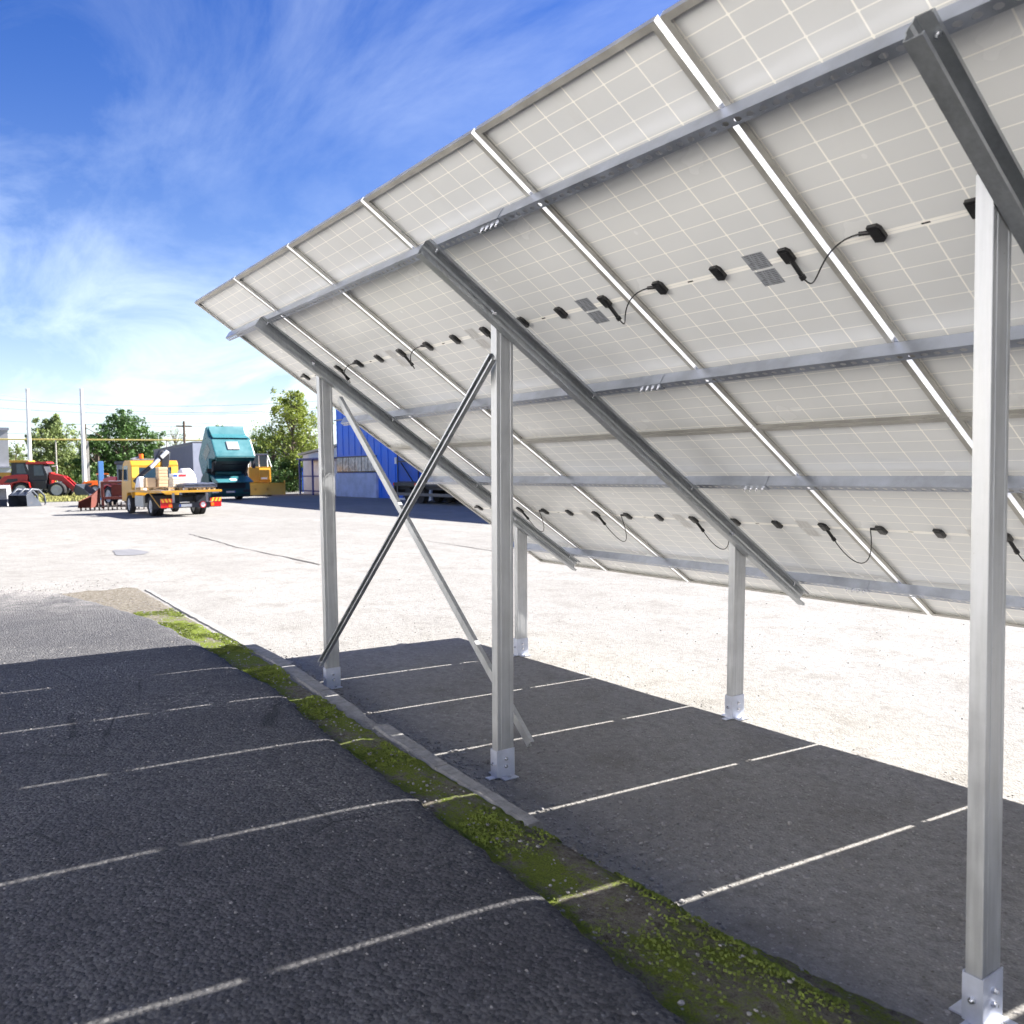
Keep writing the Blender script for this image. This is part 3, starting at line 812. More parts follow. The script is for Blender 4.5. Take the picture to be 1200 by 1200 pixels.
b = MB(); b.box(-1.33, 1.33, -2.10, -2.052, 1.03, 1.12); b.box(-1.35, -1.303, -2.0, 2.8, 1.04, 1.12); b.box(1.303, 1.35, -2.0, 2.8, 1.04, 1.12); P(b, 'bed_edge', yel, truck, .005)
for x in (-.75, .75):
    b = MB(); b.box(x-.05, x+.05, -1.78, -1.70, .58, 1.0); P(b, 'strut', steelg, truck)
b = MB(); b.box(-1.34, 1.34, -1.86, -1.78, .38, .60); P(b, 'rear_bumper', blackm, truck, .01)
for sx in (-1, 1):
    b = MB(); b.box(sx*.86, sx*1.36, -1.93, -1.87, .62, .78); bo = P(b, 'hazard_board', hz_r, truck)
    for k in range(3):
        c = MB(); x0 = sx*.86+sx*.03+k*sx*.16; dx = .07
        c.add([(x0, -1.934, .622), (x0+sx*.08, -1.934, .622), (x0+sx*.08+sx*dx, -1.934, .778), (x0+sx*dx, -1.934, .778)], [(0, 1, 2, 3)]); c.build('hazard_stripe', hz_y, bo, 0, False)
    b = MB(); b.box(sx*.86, sx*1.36, -1.92, -1.862, .40, .60); lo_ = P(b, 'tail_light', lens_r, truck, .01)
    b = MB(); b.box(sx*.88, sx*1.02, -1.926, -1.921, .43, .57); P(b, 'indicator_lens', orange, lo_)
    b = MB()                                               # mudguard
    pts = [(-.62, .30), (-.62, .86), (-.30, .96), (.30, .96), (.62, .86), (.62, .55)]
    for (y0, z0), (y1, z1) in zip(pts, pts[1:]):
        b.add([(sx*.70, y0, z0), (sx*1.27, y0, z0), (sx*1.27, y1, z1), (sx*.70, y1, z1), (sx*.70, y0-.02, z0+.02), (sx*1.28, y0-.02, z0+.02), (sx*1.28, y1-.02, z1+.02), (sx*.70, y1-.02, z1+.02)], [(0, 1, 2, 3), (4, 7, 6, 5), (0, 4, 5, 1), (1, 5, 6, 2), (2, 6, 7, 3), (3, 7, 4, 0)])
    P(b, 'mudguard', blackm, truck)
b = MB(); b.box(-.55, .02, -1.872, -1.863, .42, .54); po_ = P(b, 'number_plate', plate, truck); b = MB(); b.box(-.545, -.46, -1.876, -1.873, .424, .536); P(b, 'plate_band', bprint, po_)
b = MB(); b.cyl((.52, -1.865, .50), (.52, -1.90, .50), .14, 24); so_ = P(b, 'speed_disc', prim, truck); b = MB(); b.cyl((.52, -1.901, .50), (.52, -1.906, .50), .10, 24); P(b, 'disc_face', white, so_)
b = MB(); b.box(-1.26, -.95, .95, 2.25, .36, .86); P(b, 'side_locker', paint('pale_locker', (.45, .45, .42), .5), truck, .03)
b = MB(); b.add([(-1.34, -.2, 1.0), (-1.34, -.28, 1.0), (-1.34, -1.72, .42), (-1.34, -1.64, .42), (-1.30, -.2, 1.0), (-1.30, -.28, 1.0), (-1.30, -1.72, .42), (-1.30, -1.64, .42)], [(0, 1, 2, 3), (4, 7, 6, 5), (0, 4, 5, 1), (1, 5, 6, 2), (2, 6, 7, 3), (3, 7, 4, 0)]); P(b, 'side_guard', yel, truck)
# cab
cb = MB(); cb.prism([(3.75, .72), (3.75, 2.25), (3.92, 2.44), (4.85, 2.46), (5.15, 2.30), (5.42, 1.45), (5.48, .55), (4.65, .55), (4.5, .95), (3.85, .95)], -1.15, 1.15, 'x'); cb.v = [v-Vector((0, .65, 0)) for v in cb.v]; cabo = P(cb, 'cab', yel, truck, .05)
b = MB(); b.box(-.80, .80, 3.735, 3.752, 1.55, 2.12); P(b, 'rear_window', glassb, cabo)
for sx in (-1, 1):
    b = MB(); b.add([(sx*1.155, 4.25, 1.5), (sx*1.155, 5.05, 1.5), (sx*1.155, 4.92, 2.2), (sx*1.155, 4.25, 2.22), (sx*1.158, 4.25, 1.5), (sx*1.158, 5.05, 1.5), (sx*1.158, 4.92, 2.2), (sx*1.158, 4.25, 2.22)], [(0, 1, 2, 3), (4, 7, 6, 5), (0, 1, 5, 4), (1, 2, 6, 5), (2, 3, 7, 6), (3, 0, 4, 7)]); P(b, 'side_window', glassb, cabo)
    b = MB(); b.box(sx*1.2, sx*1.36, 5.12, 5.2, 1.55, 2.05); b.cyl((sx*1.1, 5.15, 2.0), (sx*1.25, 5.16, 2.02), .02, 8); P(b, 'mirror', blackm, cabo)
    b = MB(); b.box(sx*.78, sx*1.12, 3.722, 3.748, 1.2, 2.15); P(b, 'cab_pillar_panel', paint('yellow_trim', (.9, .55, .08)) if sx < 0 else MATS['yellow_trim'], cabo, .01)
b = MB(); b.box(-.95, .2, 4.1, 4.35, 2.47, 2.54); b.cyl((-1.0, 4.2, 2.5), (-.6, 4.2, 2.62), .05, 8); P(b, 'roof_bar', steelg, cabo)
b = MB(); b.cyl((-.52, 4.2, 2.54), (-.52, 4.2, 2.76), .12, 14, .10); P(b, 'beacon', orange, cabo)
for o_ in kids(cabo):
    for v in o_.data.vertices: v.co.y -= .65
# folded crane
b = MB(); b.box(-.28, .28, 2.5, 2.86, 1.12, 1.5); b.box(.14, .44, 2.45, 2.75, 1.2, 2.65); cr = P(b, 'crane', blackm, truck, .02)
b = MB(); b.tube([(-1.15, 2.55, 1.45), (-.75, 2.55, 1.85), (-.1, 2.55, 2.35), (.25, 2.55, 2.75)], .11, 8); b.tube([(-.2, 2.5, 2.3), (.1, 2.5, 2.86), (.5, 2.55, 2.8), (.42, 2.6, 2.2)], .10, 8); P(b, 'boom', blackm, cr)
b = MB(); b.cyl((-.42, 2.37, 2.12), (-.02, 2.37, 2.5), .09, 12); b.cyl((.08, 2.35, 2.58), (.40, 2.35, 2.86), .10, 12); P(b, 'hydraulic_ram', white, cr)
truck.scale = (.93, 1, 1)
TM = Matrix.Translation(tp) @ Matrix.Rotation(rot_to((-.99, -.065))[2], 4, 'Z')
def on_bed(nm, lab, cat, x, y, group=None, z=1.102): 
    o = thing(nm, lab, cat, TM @ Vector((x*.93, y, z)), rot_to((-.99, -.065)), group); return o
def slats(mb, x0, x1, y0, y1, z):
    for k in range(7): mb.box(x0+(x1-x0)*k/7, x0+(x1-x0)*(k+.75)/7, y0, y1, z+.115, z+.135)
    for y in (y0, (y0+y1)/2-.05, y1-.1):
        mb.box(x0, x1, y+.001, y+.1, z+.095, z+.114)
        for x in (x0, (x0+x1)/2-.06, x1-.12): mb.box(x, x+.12, y+.002, y+.098, z, z+.094)
pl1 = on_bed('pallet', 'bare wooden pallet under the boxes at the left of the truck bed', 'pallet', -.75, 1.2, 'pallets on the truck bed'); b = MB(); slats(b, -.6, .6, -.4, .4, 0); P(b, 'deck', wood, pl1)
pl2 = on_bed('pallet', 'wooden pallet under the flat bags with red print on the truck bed', 'pallet', .02, -.2, 'pallets on the truck bed'); b = MB(); slats(b, -.55, .55, -.4, .4, 0); P(b, 'deck', wood, pl2)
def slab_stack(nm, lab, cat, x, y, z, w, d, h, n, mat, extra=None, group=None, bev=.02):
    t_ = on_bed(nm, lab, cat, x, y, group, z)
    b = MB()
    for k in range(n):
        j = BG.uniform(-.015, .015); b.box(-w/2+j, w/2+j, -d/2, d/2, h*k/n+.002, h*(k+1)/n-.006)
    P(b, 'stack', mat, t_, bev); return t_
slab_stack('box_stack', 'tall pale brown stack of cartons standing on the truck bed', 'box stack', -.40, .85, 1.24, .40, .40, .88, 6, carton)
slab_stack('carton', 'single brown carton with a dark handhold on the left pallet', 'carton', -.92, 1.0, 1.24, .42, .45, .42, 1, carton)
bb = slab_stack('bag_stack', 'layered pale bags with red and blue print on the middle pallet', 'bag stack', .05, -.2, 1.24, .72, .6, .42, 4, paint('cream_bag', (.74, .64, .5), .8))
b = MB(); b.box(-.34, .30, -.28, .28, .425, .58); po_ = P(b, 'printed_pack', white, bb, .02)
b = MB(); b.box(-.10, .22, -.286, -.281, .45, .55); P(b, 'red_marking', prim, po_); b = MB(); b.box(-.32, -.16, -.286, -.281, .45, .55); P(b, 'blue_marking', bprint, po_)
def sack(nm, lab, x, y, w, d, h, z=1.104, mat=None):
    t_ = on_bed(nm, lab, 'sack', x, y, None, z); mb = MB(); n = 16; rows_ = []
    for k in range(8):
        f_ = k/7; rr = [1, 1.06, 1.05, 1.0, .95, .88, .75, .45][k]
        rows_ += [(w/2*rr*math.copysign(abs(math.cos(a))**.6, math.cos(a))*(1+.06*math.sin(5*a+k)), d/2*rr*math.copysign(abs(math.sin(a))**.6, math.sin(a))*(1+.05*math.sin(3*a+2*k)), h*f_) for a in [2*math.pi*i/n for i in range(n)]]
    mb.add(rows_, [(k*n+i, k*n+(i+1) % n, (k+1)*n+(i+1) % n, (k+1)*n+i) for k in range(7) for i in range(n)]+[[7*n+i for i in range(n)]], True)
    P(mb, 'bag', mat or sackm, t_)
sack('sack', 'small white sack at the left front corner of the truck bed', -1.05, 1.9, .42, .5, .6)
sack('big_bag', 'tall white big bag behind the flat load on the truck bed', .95, 1.5, .8, .8, .95)
b_ = on_bed('tarp_load', 'dark low load wrapped in plastic on the right of the truck bed', 'load', .60, -.7); b = MB()
n = 14
b.add([(-.72+1.44*i/n, -.8+1.6*j/8, .30+.05*noise.noise(Vector((i*.7, j*.7, 2)))-(.06 if i in (0, n) or j in (0, 8) else 0)) for i in range(n+1) for j in range(9)], [(i*9+j, (i+1)*9+j, (i+1)*9+j+1, i*9+j+1) for i in range(n) for j in range(8)], True)
b.box(-.70, .70, -.78, .78, .12, .26); P(b, 'wrapped_slab', paint('dark_wrap', (.06, .065, .085), .4), b_)
b = MB(); slats(b, -.65, .65, -.7, .7, -.012); P(b, 'timber_base', wood, b_)

# ---------- teal tractor unit with its cab tipped forward
tk = thing('tipped_cab_truck', 'teal truck with its cab tipped forward and grille open, parked beside the grey trailer', 'truck', Vector(ad(270.5, 586, 57.0).xy.to_3d()), rot_to((1.12, .12))); tk.scale = (1.05, 1.1, 1)
TW = 1.28
for sx in (-1, 1): wheel(tk, sx*1.02, -1.1, .5, .32)
for sx in (-1, 1): wheel(tk, sx*1.0, -5.0, .5, .5)
b = MB(); b.box(-.5, .5, -7.5, -.6, .7, 1.0); b.box(-.45, .45, -2.4, -.9, .75, 1.7); b.box(-.8, .8, -1.0, -.5, 1.0, 1.25); P(b, 'chassis', blackm, tk, .01)
b = MB(); b.prism([(-.75, .28), (.02, .24), (.10, .5), (.02, 1.15), (-.1, 1.25), (-.75, 1.2)], -TW, TW, 'x'); bmp = P(b, 'bumper', teal_d, tk, .04)
b = MB(); b.box(-.95, .95, .03, .095, .78, 1.16); 
for k in range(4): b.box(-.93, .93, .096, .105, .81+.09*k, .85+.09*k)
P(b, 'grille', blackm, bmp)
b = MB(); b.box(-.28, .32, .075, .115, .50, .62); q_ = P(b, 'number_plate', plate, bmp); b = MB(); b.box(-.275, -.2, .116, .119, .505, .615); P(b, 'plate_band', bprint, q_)
for sx in (-1, 1):
    b = MB(); b.box(sx*.78, sx*1.22, .03, .11, .50, .70); P(b, 'headlight', plate if sx > 0 else blackm, bmp, .02)
    b = MB(); b.box(sx*.62, sx*1.1, .05, .10, .30, .40); P(b, 'fog_light', blackm, bmp)
b = MB(); b.prism([(.30, 1.52), (.95, 1.22), (.93, 1.16), (.15, 1.16), (-.35, 1.60), (-.3, 1.70)], -TW*.86, TW*.92, 'x'); fl_ = P(b, 'grille_flap', teal, tk, .03)
b = MB(); b.add([(-.12, .55, 1.425), (.3, .55, 1.425), (.3, .75, 1.33), (-.12, .75, 1.33), (-.12, .55, 1.40), (.3, .55, 1.40), (.3, .75, 1.30), (-.12, .75, 1.30)], [(0, 1, 2, 3), (4, 7, 6, 5), (0, 4, 5, 1), (1, 5, 6, 2), (2, 6, 7, 3), (3, 7, 4, 0)]); P(b, 'badge', plate, fl_)
# tipped cab shell, side profile (y forward, z up)
prof = [(-.55, 2.02), (-.15, 2.60), (.72, 2.68), (.92, 2.85), (.82, 3.12), (.30, 4.02), (-.12, 4.20), (-.35, 4.82), (-.55, 4.78), (-1.55, 3.2), (-1.75, 2.75), (-1.25, 1.75), (-.8, 1.45)]
b = MB(); b.prism(prof, -TW, TW, 'x'); cab2 = P(b, 'cab', teal, tk, .07)
b = MB(); X = Matrix.Translation((0, .585, 3.58)) @ Matrix.Rotation(math.atan2(.90, -.52)-0*math.pi, 4, 'X')
b.box(-.34, .42, -.30, .30, -.03, .05, X); P(b, 'roof_hatch', paint('hatch_grey', (.2, .21, .22), .5), cab2, .02)
b = MB(); b.prism([(-.10, 4.225), (.33, 4.05), (.36, 4.10), (-.12, 4.34), (-.36, 4.86), (-.42, 4.84)], -TW*.9, TW*.9, 'x'); P(b, 'air_deflector', teal, cab2, .02)
b = MB(); b.prism([(.725, 2.66), (.95, 2.84), (.99, 2.80), (.80, 2.56)], -TW*.95, TW*.95, 'x'); P(b, 'sun_visor', teal_d, cab2, .01)
b = MB(); b.prism([(-.50, 2.0), (-.12, 2.54), (.70, 2.62), (.45, 2.45), (-.2, 1.85)], -TW*.84, TW*.84, 'x'); P(b, 'windscreen', blackm, cab2)
for sx in (-1, 1):
    b = MB(); b.prism([(-.55, 2.6), (.15, 3.3), (-.3, 3.75), (-.95, 3.0)], sx*(TW+.001), sx*(TW+.012), 'x'); P(b, 'side_window', glassb, cab2)
    b = MB(); b.box(sx*1.32, sx*1.50, .25, .40, 2.1, 2.75); b.cyl((sx*1.25, .35, 2.6), (sx*1.42, .33, 2.62), .025, 8); P(b, 'mirror', teal if sx > 0 else blackm, cab2, .02)
    b = MB(); b.prism([(-.2, 1.0), (-.25, 1.75), (-.75, 1.95), (-1.35, 1.5), (-1.6, .95), (-1.55, .55), (-1.45, .9), (-1.1, 1.12), (-.75, .95), (-.65, .55), (-.3, .5)], sx*(TW-.12), sx*TW, 'x'); P(b, 'wing', teal_d, tk, .01)
b = MB(); b.box(-1.05, 1.05, -.45, -.3, 1.3, 1.9); b.tube([(-1, -.2, 2.2), (-.6, 0, 2.25), (.1, .02, 2.1), (.7, .0, 2.3), (1.1, -.1, 2.2)], .05, 6); b.box(-.5, .1, -.3, -.15, 1.85, 2.1); P(b, 'engine', blackm, tk, .02)
b = MB(); b.prism([(-.30, 1.62), (.02, 1.70), (.05, 1.86), (-.28, 2.0)], -.75, .85, 'x'); P(b, 'inner_panel', teal_d, tk, .03)
b = MB(); b.box(-TW+.05, TW-.05, -.62, -.50, .9, 2.3); b.prism([(-.2, 2.02), (.35, 2.35), (.38, 2.31), (-.15, 1.96)], -TW*.7, TW*.5, 'x'); b.tube([(-1.1, .2, 2.5), (-1.05, .1, 2.0), (-.95, .0, 1.5)], .06, 6); b.tube([(1.1, .2, 2.5), (1.08, .1, 2.0), (1.0, .0, 1.5)], .06, 6); P(b, 'tilt_gear', blackm, tk)
b = MB(); b.box(-.25, .45, .36, .40, 2.40, 2.48); P(b, 'inner_rail', steelg, tk)

# ---------- grey trailer
c1 = gp(229, 583.5); c0_ = ad(182, 575, 84).xy.to_3d(); dr = (c1-c0_); LN = dr.length
tr = thing('box_trailer', 'long grey ribbed box trailer with a white end frame, behind the yellow truck', 'trailer', c1, (0, 0, math.atan2(dr.y, dr.x)))
b = MB(); b.box(-LN, 0, 0, 2.5, 1.15, 4.0)
for k in range(int(LN/.42)): b.box(-LN+k*.42, -LN+k*.42+.09, -.035, .0, 1.2, 3.9)
P(b, 'body', grey_m, tr)
b = MB(); b.box(-LN-.05, .08, -.09, 2.58, 4.003, 4.12); P(b, 'roof', paint('trailer_roof', (.16, .16, .18), .6), tr)
b = MB(); b.box(.003, .09, -.08, 2.56, 1.1, 4.0); P(b, 'end_frame', paint('pale_end', (.66, .68, .74), .5), tr)
b = MB(); b.box(-LN+.4, -.2, .6, .8, .85, 1.148); b.box(-LN+.4, -.2, 1.7, 1.9, .85, 1.148); P(b, 'chassis', blackm, tr)
for yy in (-2., -3.3):
    for xx in (.25, 2.25):
        w_ = MB(); w_.cyl((yy, xx-.15, .5), (yy, xx+.15, .5), .5, 20); P(w_, 'wheel', tyre, tr)

# ---------- yellow road machine with plough blade
gd = thing('plough_truck', 'yellow road machine with wide yellow plough blade, right of the teal truck', 'plough truck', ad(305, 575, 66).xy.to_3d(), rot_to((.93, -.22)))
for sx in (-1, 1): wheel(gd, sx*.72, -.4, .48, .34); wheel(gd, sx*.72, -3.4, .6, .4)
b = MB(); b.box(-.82, .80, -2.6, .25, 1.02, 2.22); b.prism([(.25, 1.15), (.42, 1.2), (.42, 2.0), (.25, 2.15)], -.10, .72, 'x'); P(b, 'body', yel, gd, .05)
b = MB(); b.box(-.3, .3, -4.5, .3, .55, .9); b.box(-.75, .75, -.5, -.3, .45, .6); b.box(-.5, -.36, .2, 1.1, .45, .62); b.box(.36, .5, .2, 1.1, .45, .62); P(b, 'chassis', paint('ochre_steel', (.35, .2, .04), .7, var=.4), gd)
b = MB(); b.box(.05, .50, .425, .44, 1.28, 1.42); P(b, 'number_plate', plate, gd)
cbn = MB(); cbn.box(-.62, .62, -2.2, -.45, 2.222, 3.10); cg = P(cbn, 'cab', glassb, gd, .03)
b = MB(); b.box(-.68, .68, -2.3, -.35, 3.102, 3.22); P(b, 'roof', grey_m, cg, .02)
b = MB()
for sx in (-.64, .64): b.cyl((sx, -.42, 2.2), (sx*.9, -.6, 3.12), .045, 6); b.cyl((sx*1.35, .1, 2.2), (sx, -.5, 3.1), .04, 6)
b.cyl((0, -.43, 2.2), (0, -.43, 3.1), .04, 6); P(b, 'cab_frame', white, cg)
bl = MB(); pr = [(.95+.12*math.cos(a), .55+.45*math.sin(a)) for a in [R(q) for q in range(-90, 91, 20)]]
pr2 = [(y-.04, z) for y, z in pr][::-1]; bl.prism([(1.95-y, z) for y, z in pr]+[(1.95-y, z) for y, z in pr2], -.95, 1.72, 'x'); blo = P(bl, 'plough_blade', paint('faded_yellow', (.55, .32, .06), .6, dirt=(.4, .3, .15)), gd)
b = MB(); b.box(1.70, 1.76, .8, 1.05, .1, 1.16); b.box(-1.0, -.94, .8, 1.05, .1, 1.02); P(b, 'blade_edge', MATS['faded_yellow'], blo)

mirror_x(gd)
# ---------- wheel loaders at the left
def loader(nm, lab, loc, fwd, body, sc=1., arms=True, roofm=None, cabm=None):
    t_ = thing(nm, lab, 'wheel loader', loc, rot_to(fwd)); t_.scale = (sc, sc, sc)
    for sx in (-1, 1): wheel(t_, sx*.78, 0, .56, .42); wheel(t_, sx*.78, 2.3, .56, .42)
    b = MB(); b.prism([(-1.5, .95), (-1.55, 1.25), (-1.2, 1.6), (-.4, 1.72), (.35, 1.72), (.35, .85), (-.6, .75)], -.62, .62, 'x'); P(b, 'bonnet', body, t_, .06)
    b = MB(); b.prism([(-1.2, 1.12), (-.95, 1.40), (-.3, 1.42), (-.35, 1.12)], -.63, .63, 'x'); P(b, 'vent', blackm, t_)
    b = MB(); b.box(-.65, .65, .35, 1.55, .62, 1.25); b.box(-.4, .4, 1.55, 2.9, .5, .95); P(b, 'chassis', blackm, t_, .03)
    b = MB(); b.prism([(.40, 1.25), (.36, 2.45), (1.35, 2.45), (1.60, 1.75), (1.58, 1.25)], -.58, .58, 'x'); cb_ = P(b, 'cab', cabm or blackm, t_, .03)
    for sx in (-1, 1):
        b = MB(); b.prism([(.75, 1.62), (.75, 2.35), (1.25, 2.35), (1.42, 1.62)], sx*.581, sx*.59, 'x'); P(b, 'side_window', glassb, cb_)
    b = MB(); b.prism([(.25, 2.452), (.28, 2.62), (1.6, 2.62), (1.68, 2.50), (1.62, 2.452)], -.66, .66, 'x'); P(b, 'cab_roof', roofm or body, cb_, .03)
    b = MB(); b.box(-.75, -.70, 1.75, 1.85, 2.0, 2.35); b.cyl((-.6, 1.5, 2.3), (-.73, 1.8, 2.3), .02, 6); P(b, 'mirror', plate, cb_)
    for sx in (-1, 1):
        b = MB(); b.prism([(-.62, .62), (-.55, 1.15), (0, 1.28), (.55, 1.15), (.62, .75), (.58, .75), (.50, 1.08), (0, 1.2), (-.5, 1.08), (-.58, .62)], sx*.58, sx*1.0, 'x'); P(b, 'mudguard', body, t_)
        b = MB(); b.prism([(1.62, 1.5), (1.75, 1.78), (2.6, 1.55), (3.55, .55), (3.60, .25), (3.35, .25), (2.45, 1.18), (1.75, 1.3)], sx*.28, sx*.42, 'x'); P(b, 'lift_arm', body, t_, .01)
    b = MB(); b.box(-.3, .3, 1.6, 1.8, .9, 1.85); b.cyl((0, 1.8, 1.7), (0, 2.9, 1.35), .07, 8); P(b, 'tower', body, t_, .02)
    b = MB(); pr = [(3.55, .95), (3.42, .5), (3.55, .15), (4.55, .10), (4.55, .14), (3.62, .22), (3.50, .5), (3.60, .93)]; b.prism(pr, -1.0, 1.0, 'x')
    for sx in (-1, 1): b.prism([(3.55, .95), (3.44, .5), (3.57, .17), (4.5, .13), (4.1, .6)], sx*1.0, sx*.97, 'x')
    P(b, 'bucket', bucket_m, t_)
    return t_
L1 = loader('wheel_loader', 'red wheel loader with dark cab and lowered bucket on the grass verge', ad(31, 575, 70).xy.to_3d(), (.45, .89), red, 1.16)
L1.scale = (1.1, 1.16, 1.1)
yl = loader('wheel_loader', 'yellow wheel loader with yellow cab roof, half hidden behind the red one', Vector((-84.5, 5.3, 0)), (.42, .91), yel, 1.22)
rl = loader('wheel_loader', 'orange and red loader partly hidden behind the raised arms of the red loader', Vector((-79.0, 11.6, 0)), (.1, 1.), paint('orange_red_paint', (.75, .16, .02)), .72)
# tractor behind the rusty implement
tt = loader('tractor', 'dark blue cabbed tractor with red bonnet, left of the yellow truck cab', Vector((-47.5, 8.2, 0)), (.95, .3), paint('tractor_red', (.45, .01, .03)), .98, True, blackm, paint('dark_blue_cab', (.02, .04, .10), .3)); tt['category'] = 'tractor'

# ---------- loader attachments at the far left edge
ab = thing('loader_bucket', 'dark steel loader bucket with a curved claw, lying on the yard at the left edge', 'bucket', gp(24, 593.6), (0, 0, R(35))); ab.scale = (.82, .82, .82)
b = MB(); b.add([(x, y, z) for x in (-.9, .9) for y, z in ((-.2, 0), (1.05, .0), (.9, .25), (.15, 1.05), (-.25, .8))], [(0, 1, 2, 3, 4), (5, 9, 8, 7, 6), (0, 5, 6, 1), (1, 6, 7, 2), (2, 7, 8, 3), (3, 8, 9, 4)]); P(b, 'shell', bucket_m, ab, .02)
b = MB()
for x in (-.7, .0, .7): b.tube([(x, -.1, .8), (x, .35, 1.22), (x, .95, 1.15), (x, 1.4, .75), (x, 1.5, .2), (x, 1.42, .05)], [.10, .10, .09, .08, .07, .04], 8)
b.tube([(-.8, .3, 1.1), (.8, .3, 1.1)], .07, 8); P(b, 'claw', bucket_m, ab)
a2 = thing('rock_bucket', 'pale worn bucket beside the dark one, cut by the left edge of the picture', 'bucket', gp(-4, 593.5), (0, 0, R(60))); a2.scale = (.82, .82, .82)
b = MB(); b.add([(x, y, z) for x in (-1.1, .9) for y, z in ((-.3, 0), (.9, .0), (.5, .5), (.25, 1.55), (-.35, 1.3))], [(0, 1, 2, 3, 4), (5, 9, 8, 7, 6), (0, 5, 6, 1), (1, 6, 7, 2), (2, 7, 8, 3), (3, 8, 9, 4)]); P(b, 'shell', paint('pale_bucket', (.35, .35, .37), .6, var=.4, dirt=(.1, .1, .1)), a2, .05)
b = MB(); b.prism([(.2, .02), (1.5, .02), (.6, .62)], -1.12, 1.1, 'x'); P(b, 'lip', bucket_m, a2)

# ---------- rusty implement
im = thing('harrow', 'rusty red farm implement with red and white marker boards, left of the yellow truck', 'harrow', gp(143, 597.5), rot_to((.93, -.3)))
b = MB()
for z in (.55, 1.35): b.box(-.95, 1.45, -.1, .05, z, z+.12)
for x in (-.95, 1.33): b.box(x, x+.12, -.12, .07, .1, 1.45)
for z in (.55, 1.35): b.box(-.9, 1.4, -1.6, -1.5, z, z+.1)
for x in (-.85, .2, 1.28): b.box(x, x+.09, -1.5, -.1, .56, .66); b.box(x, x+.09, -1.5, -.1, 1.36, 1.44)
b.box(-.6, 1.3, -1.0, -.9, .7, 1.3); P(b, 'frame', rust, im, .01)
b = MB()
for k in range(9):
    x = -1.0-k*.075; b.add([(x, -.1, .25), (x-.03, -.1, .25), (x-.35, .6, .15), (x-.30, .6, .75-.03*k), (x, -.1, 1.15-.07*k), (x-.03, -.1, 1.15-.07*k)], [(0, 2, 3, 4), (1, 5, 3, 2), (0, 1, 2), (4, 3, 5)])
P(b, 'tine_wing', rust, im)
for x in (-.95, .45): pass
b = MB(); b.box(-1.04, -.84, -.135, -.122, .62, 1.5); mo = P(b, 'marker_board', white, im)
for k in range(3):
    c = MB(); c.box(-1.04, -.84, -.14, -.136, .68+k*.28, .80+k*.28); P(c, 'red_band', hz_r, mo)
b = MB(); b.box(-.6, .35, -.135, -.122, 1.40, 1.50); mo = P(b, 'marker_board', white, im)
for k in range(3):
    c = MB(); c.box(-.55+k*.32, -.40+k*.32, -.14, -.136, 1.401, 1.499); P(c, 'red_band', hz_r, mo)
b = MB()
for k in range(8):
    x = -1.9+k*.42; b.cyl((x, .1, .2), (x+.03, .1, .2), .22, 14); b.cyl((x+.1, -.6, .2), (x+.13, -.6, .2), .22, 14)
b.cyl((-1.9, .1, .2), (1.2, .1, .2), .04, 8); b.cyl((-1.9, -.6, .2), (1.2, -.6, .2), .04, 8); P(b, 'discs', paint('disc_steel', (.10, .085, .075), .6), im)

mirror_x(im)
# ---------- poles, pipe, wires
def polew(nm, lab, cat, base, h, r0_, r1_, mat, lean=0, group=None):
    t_ = thing(nm, lab, cat, base, (0, lean, 0), group); b = MB(); b.cyl((0, 0, -.02), (0, 0, h), r0_, 14, r1_); P(b, 'shaft', mat, t_)
    return t_
p_ = ad(36.5, 575, 92); base1 = Vector((p_.x, p_.y, 0)); f1_ = polew('flagpole', 'slim white flagpole rising above the red loader', 'flagpole', base1, 10.75, .22, .16, white, 0, 'white flagpoles'); b = MB(); b.cyl((0, 0, 10.75), (0, 0, 10.95), .19, 12); P(b, 'finial', white, f1_)
p_ = ad(99.5, 575, 84); base2 = Vector((p_.x, p_.y, 0)); f2_ = polew('flagpole', 'slim white flagpole standing before the grey utility pole, right of the red loader', 'flagpole', base2, 9.9, .22, .15, white, 0, 'white flagpoles'); b = MB(); b.cyl((0, 0, 9.9), (0, 0, 10.1), .18, 12); P(b, 'finial', white, f2_)
p_ = ad(103, 575, 96); up_ = thing('utility_pole', 'stubby concrete utility pole with a slanted stay behind the right flagpole', 'utility pole', Vector((p_.x, p_.y, 0)))
b = MB(); b.prism([(-.28, -.22), (.28, -.22), (.28, .22), (-.28, .22)], 0, 5.5, 'z'); P(b, 'shaft', concrete, up_, .02)
b = MB(); b.cyl((0, 0, 5.5), (0, 0, 7.4), .07, 8); b.cyl((0, 0, 7.0), (.6, 1.6, 5.9), .04, 6); P(b, 'top_bracket', brown, up_)
p_ = ad(218, 575, 92); q_ = thing('wooden_pole', 'brown wooden pole behind the grey trailer', 'pole', Vector((p_.x, p_.y, 0))); b = MB(); b.cyl((0, 0, 0), (0, 0, 7.3), .16, 10, .11); P(b, 'shaft', brown, q_); b = MB(); b.box(-.06, .06, -.8, .8, 6.7, 6.85); P(b, 'crossarm', brown, q_)
p_ = ad(119, 575, 62); bp = thing('marker_post', 'upright blue steel post with a white edge, left of the yellow truck', 'post', Vector((p_.x, p_.y, 0))); b = MB(); b.box(-.16, .16, -.16, .16, 0, 2.75); P(b, 'shaft', bluep, bp, .02)
pa = ad(-60, 514.5, 95); pb = ad(345, 516.5, 99)
pp = thing('overhead_pipe', 'thin yellow gas pipe carried high across the back of the yard', 'pipe', (0, 0, 0)); b = MB(); b.cyl(pa, pb, .085, 10); P(b, 'pipe_run', pipe_m, pp)
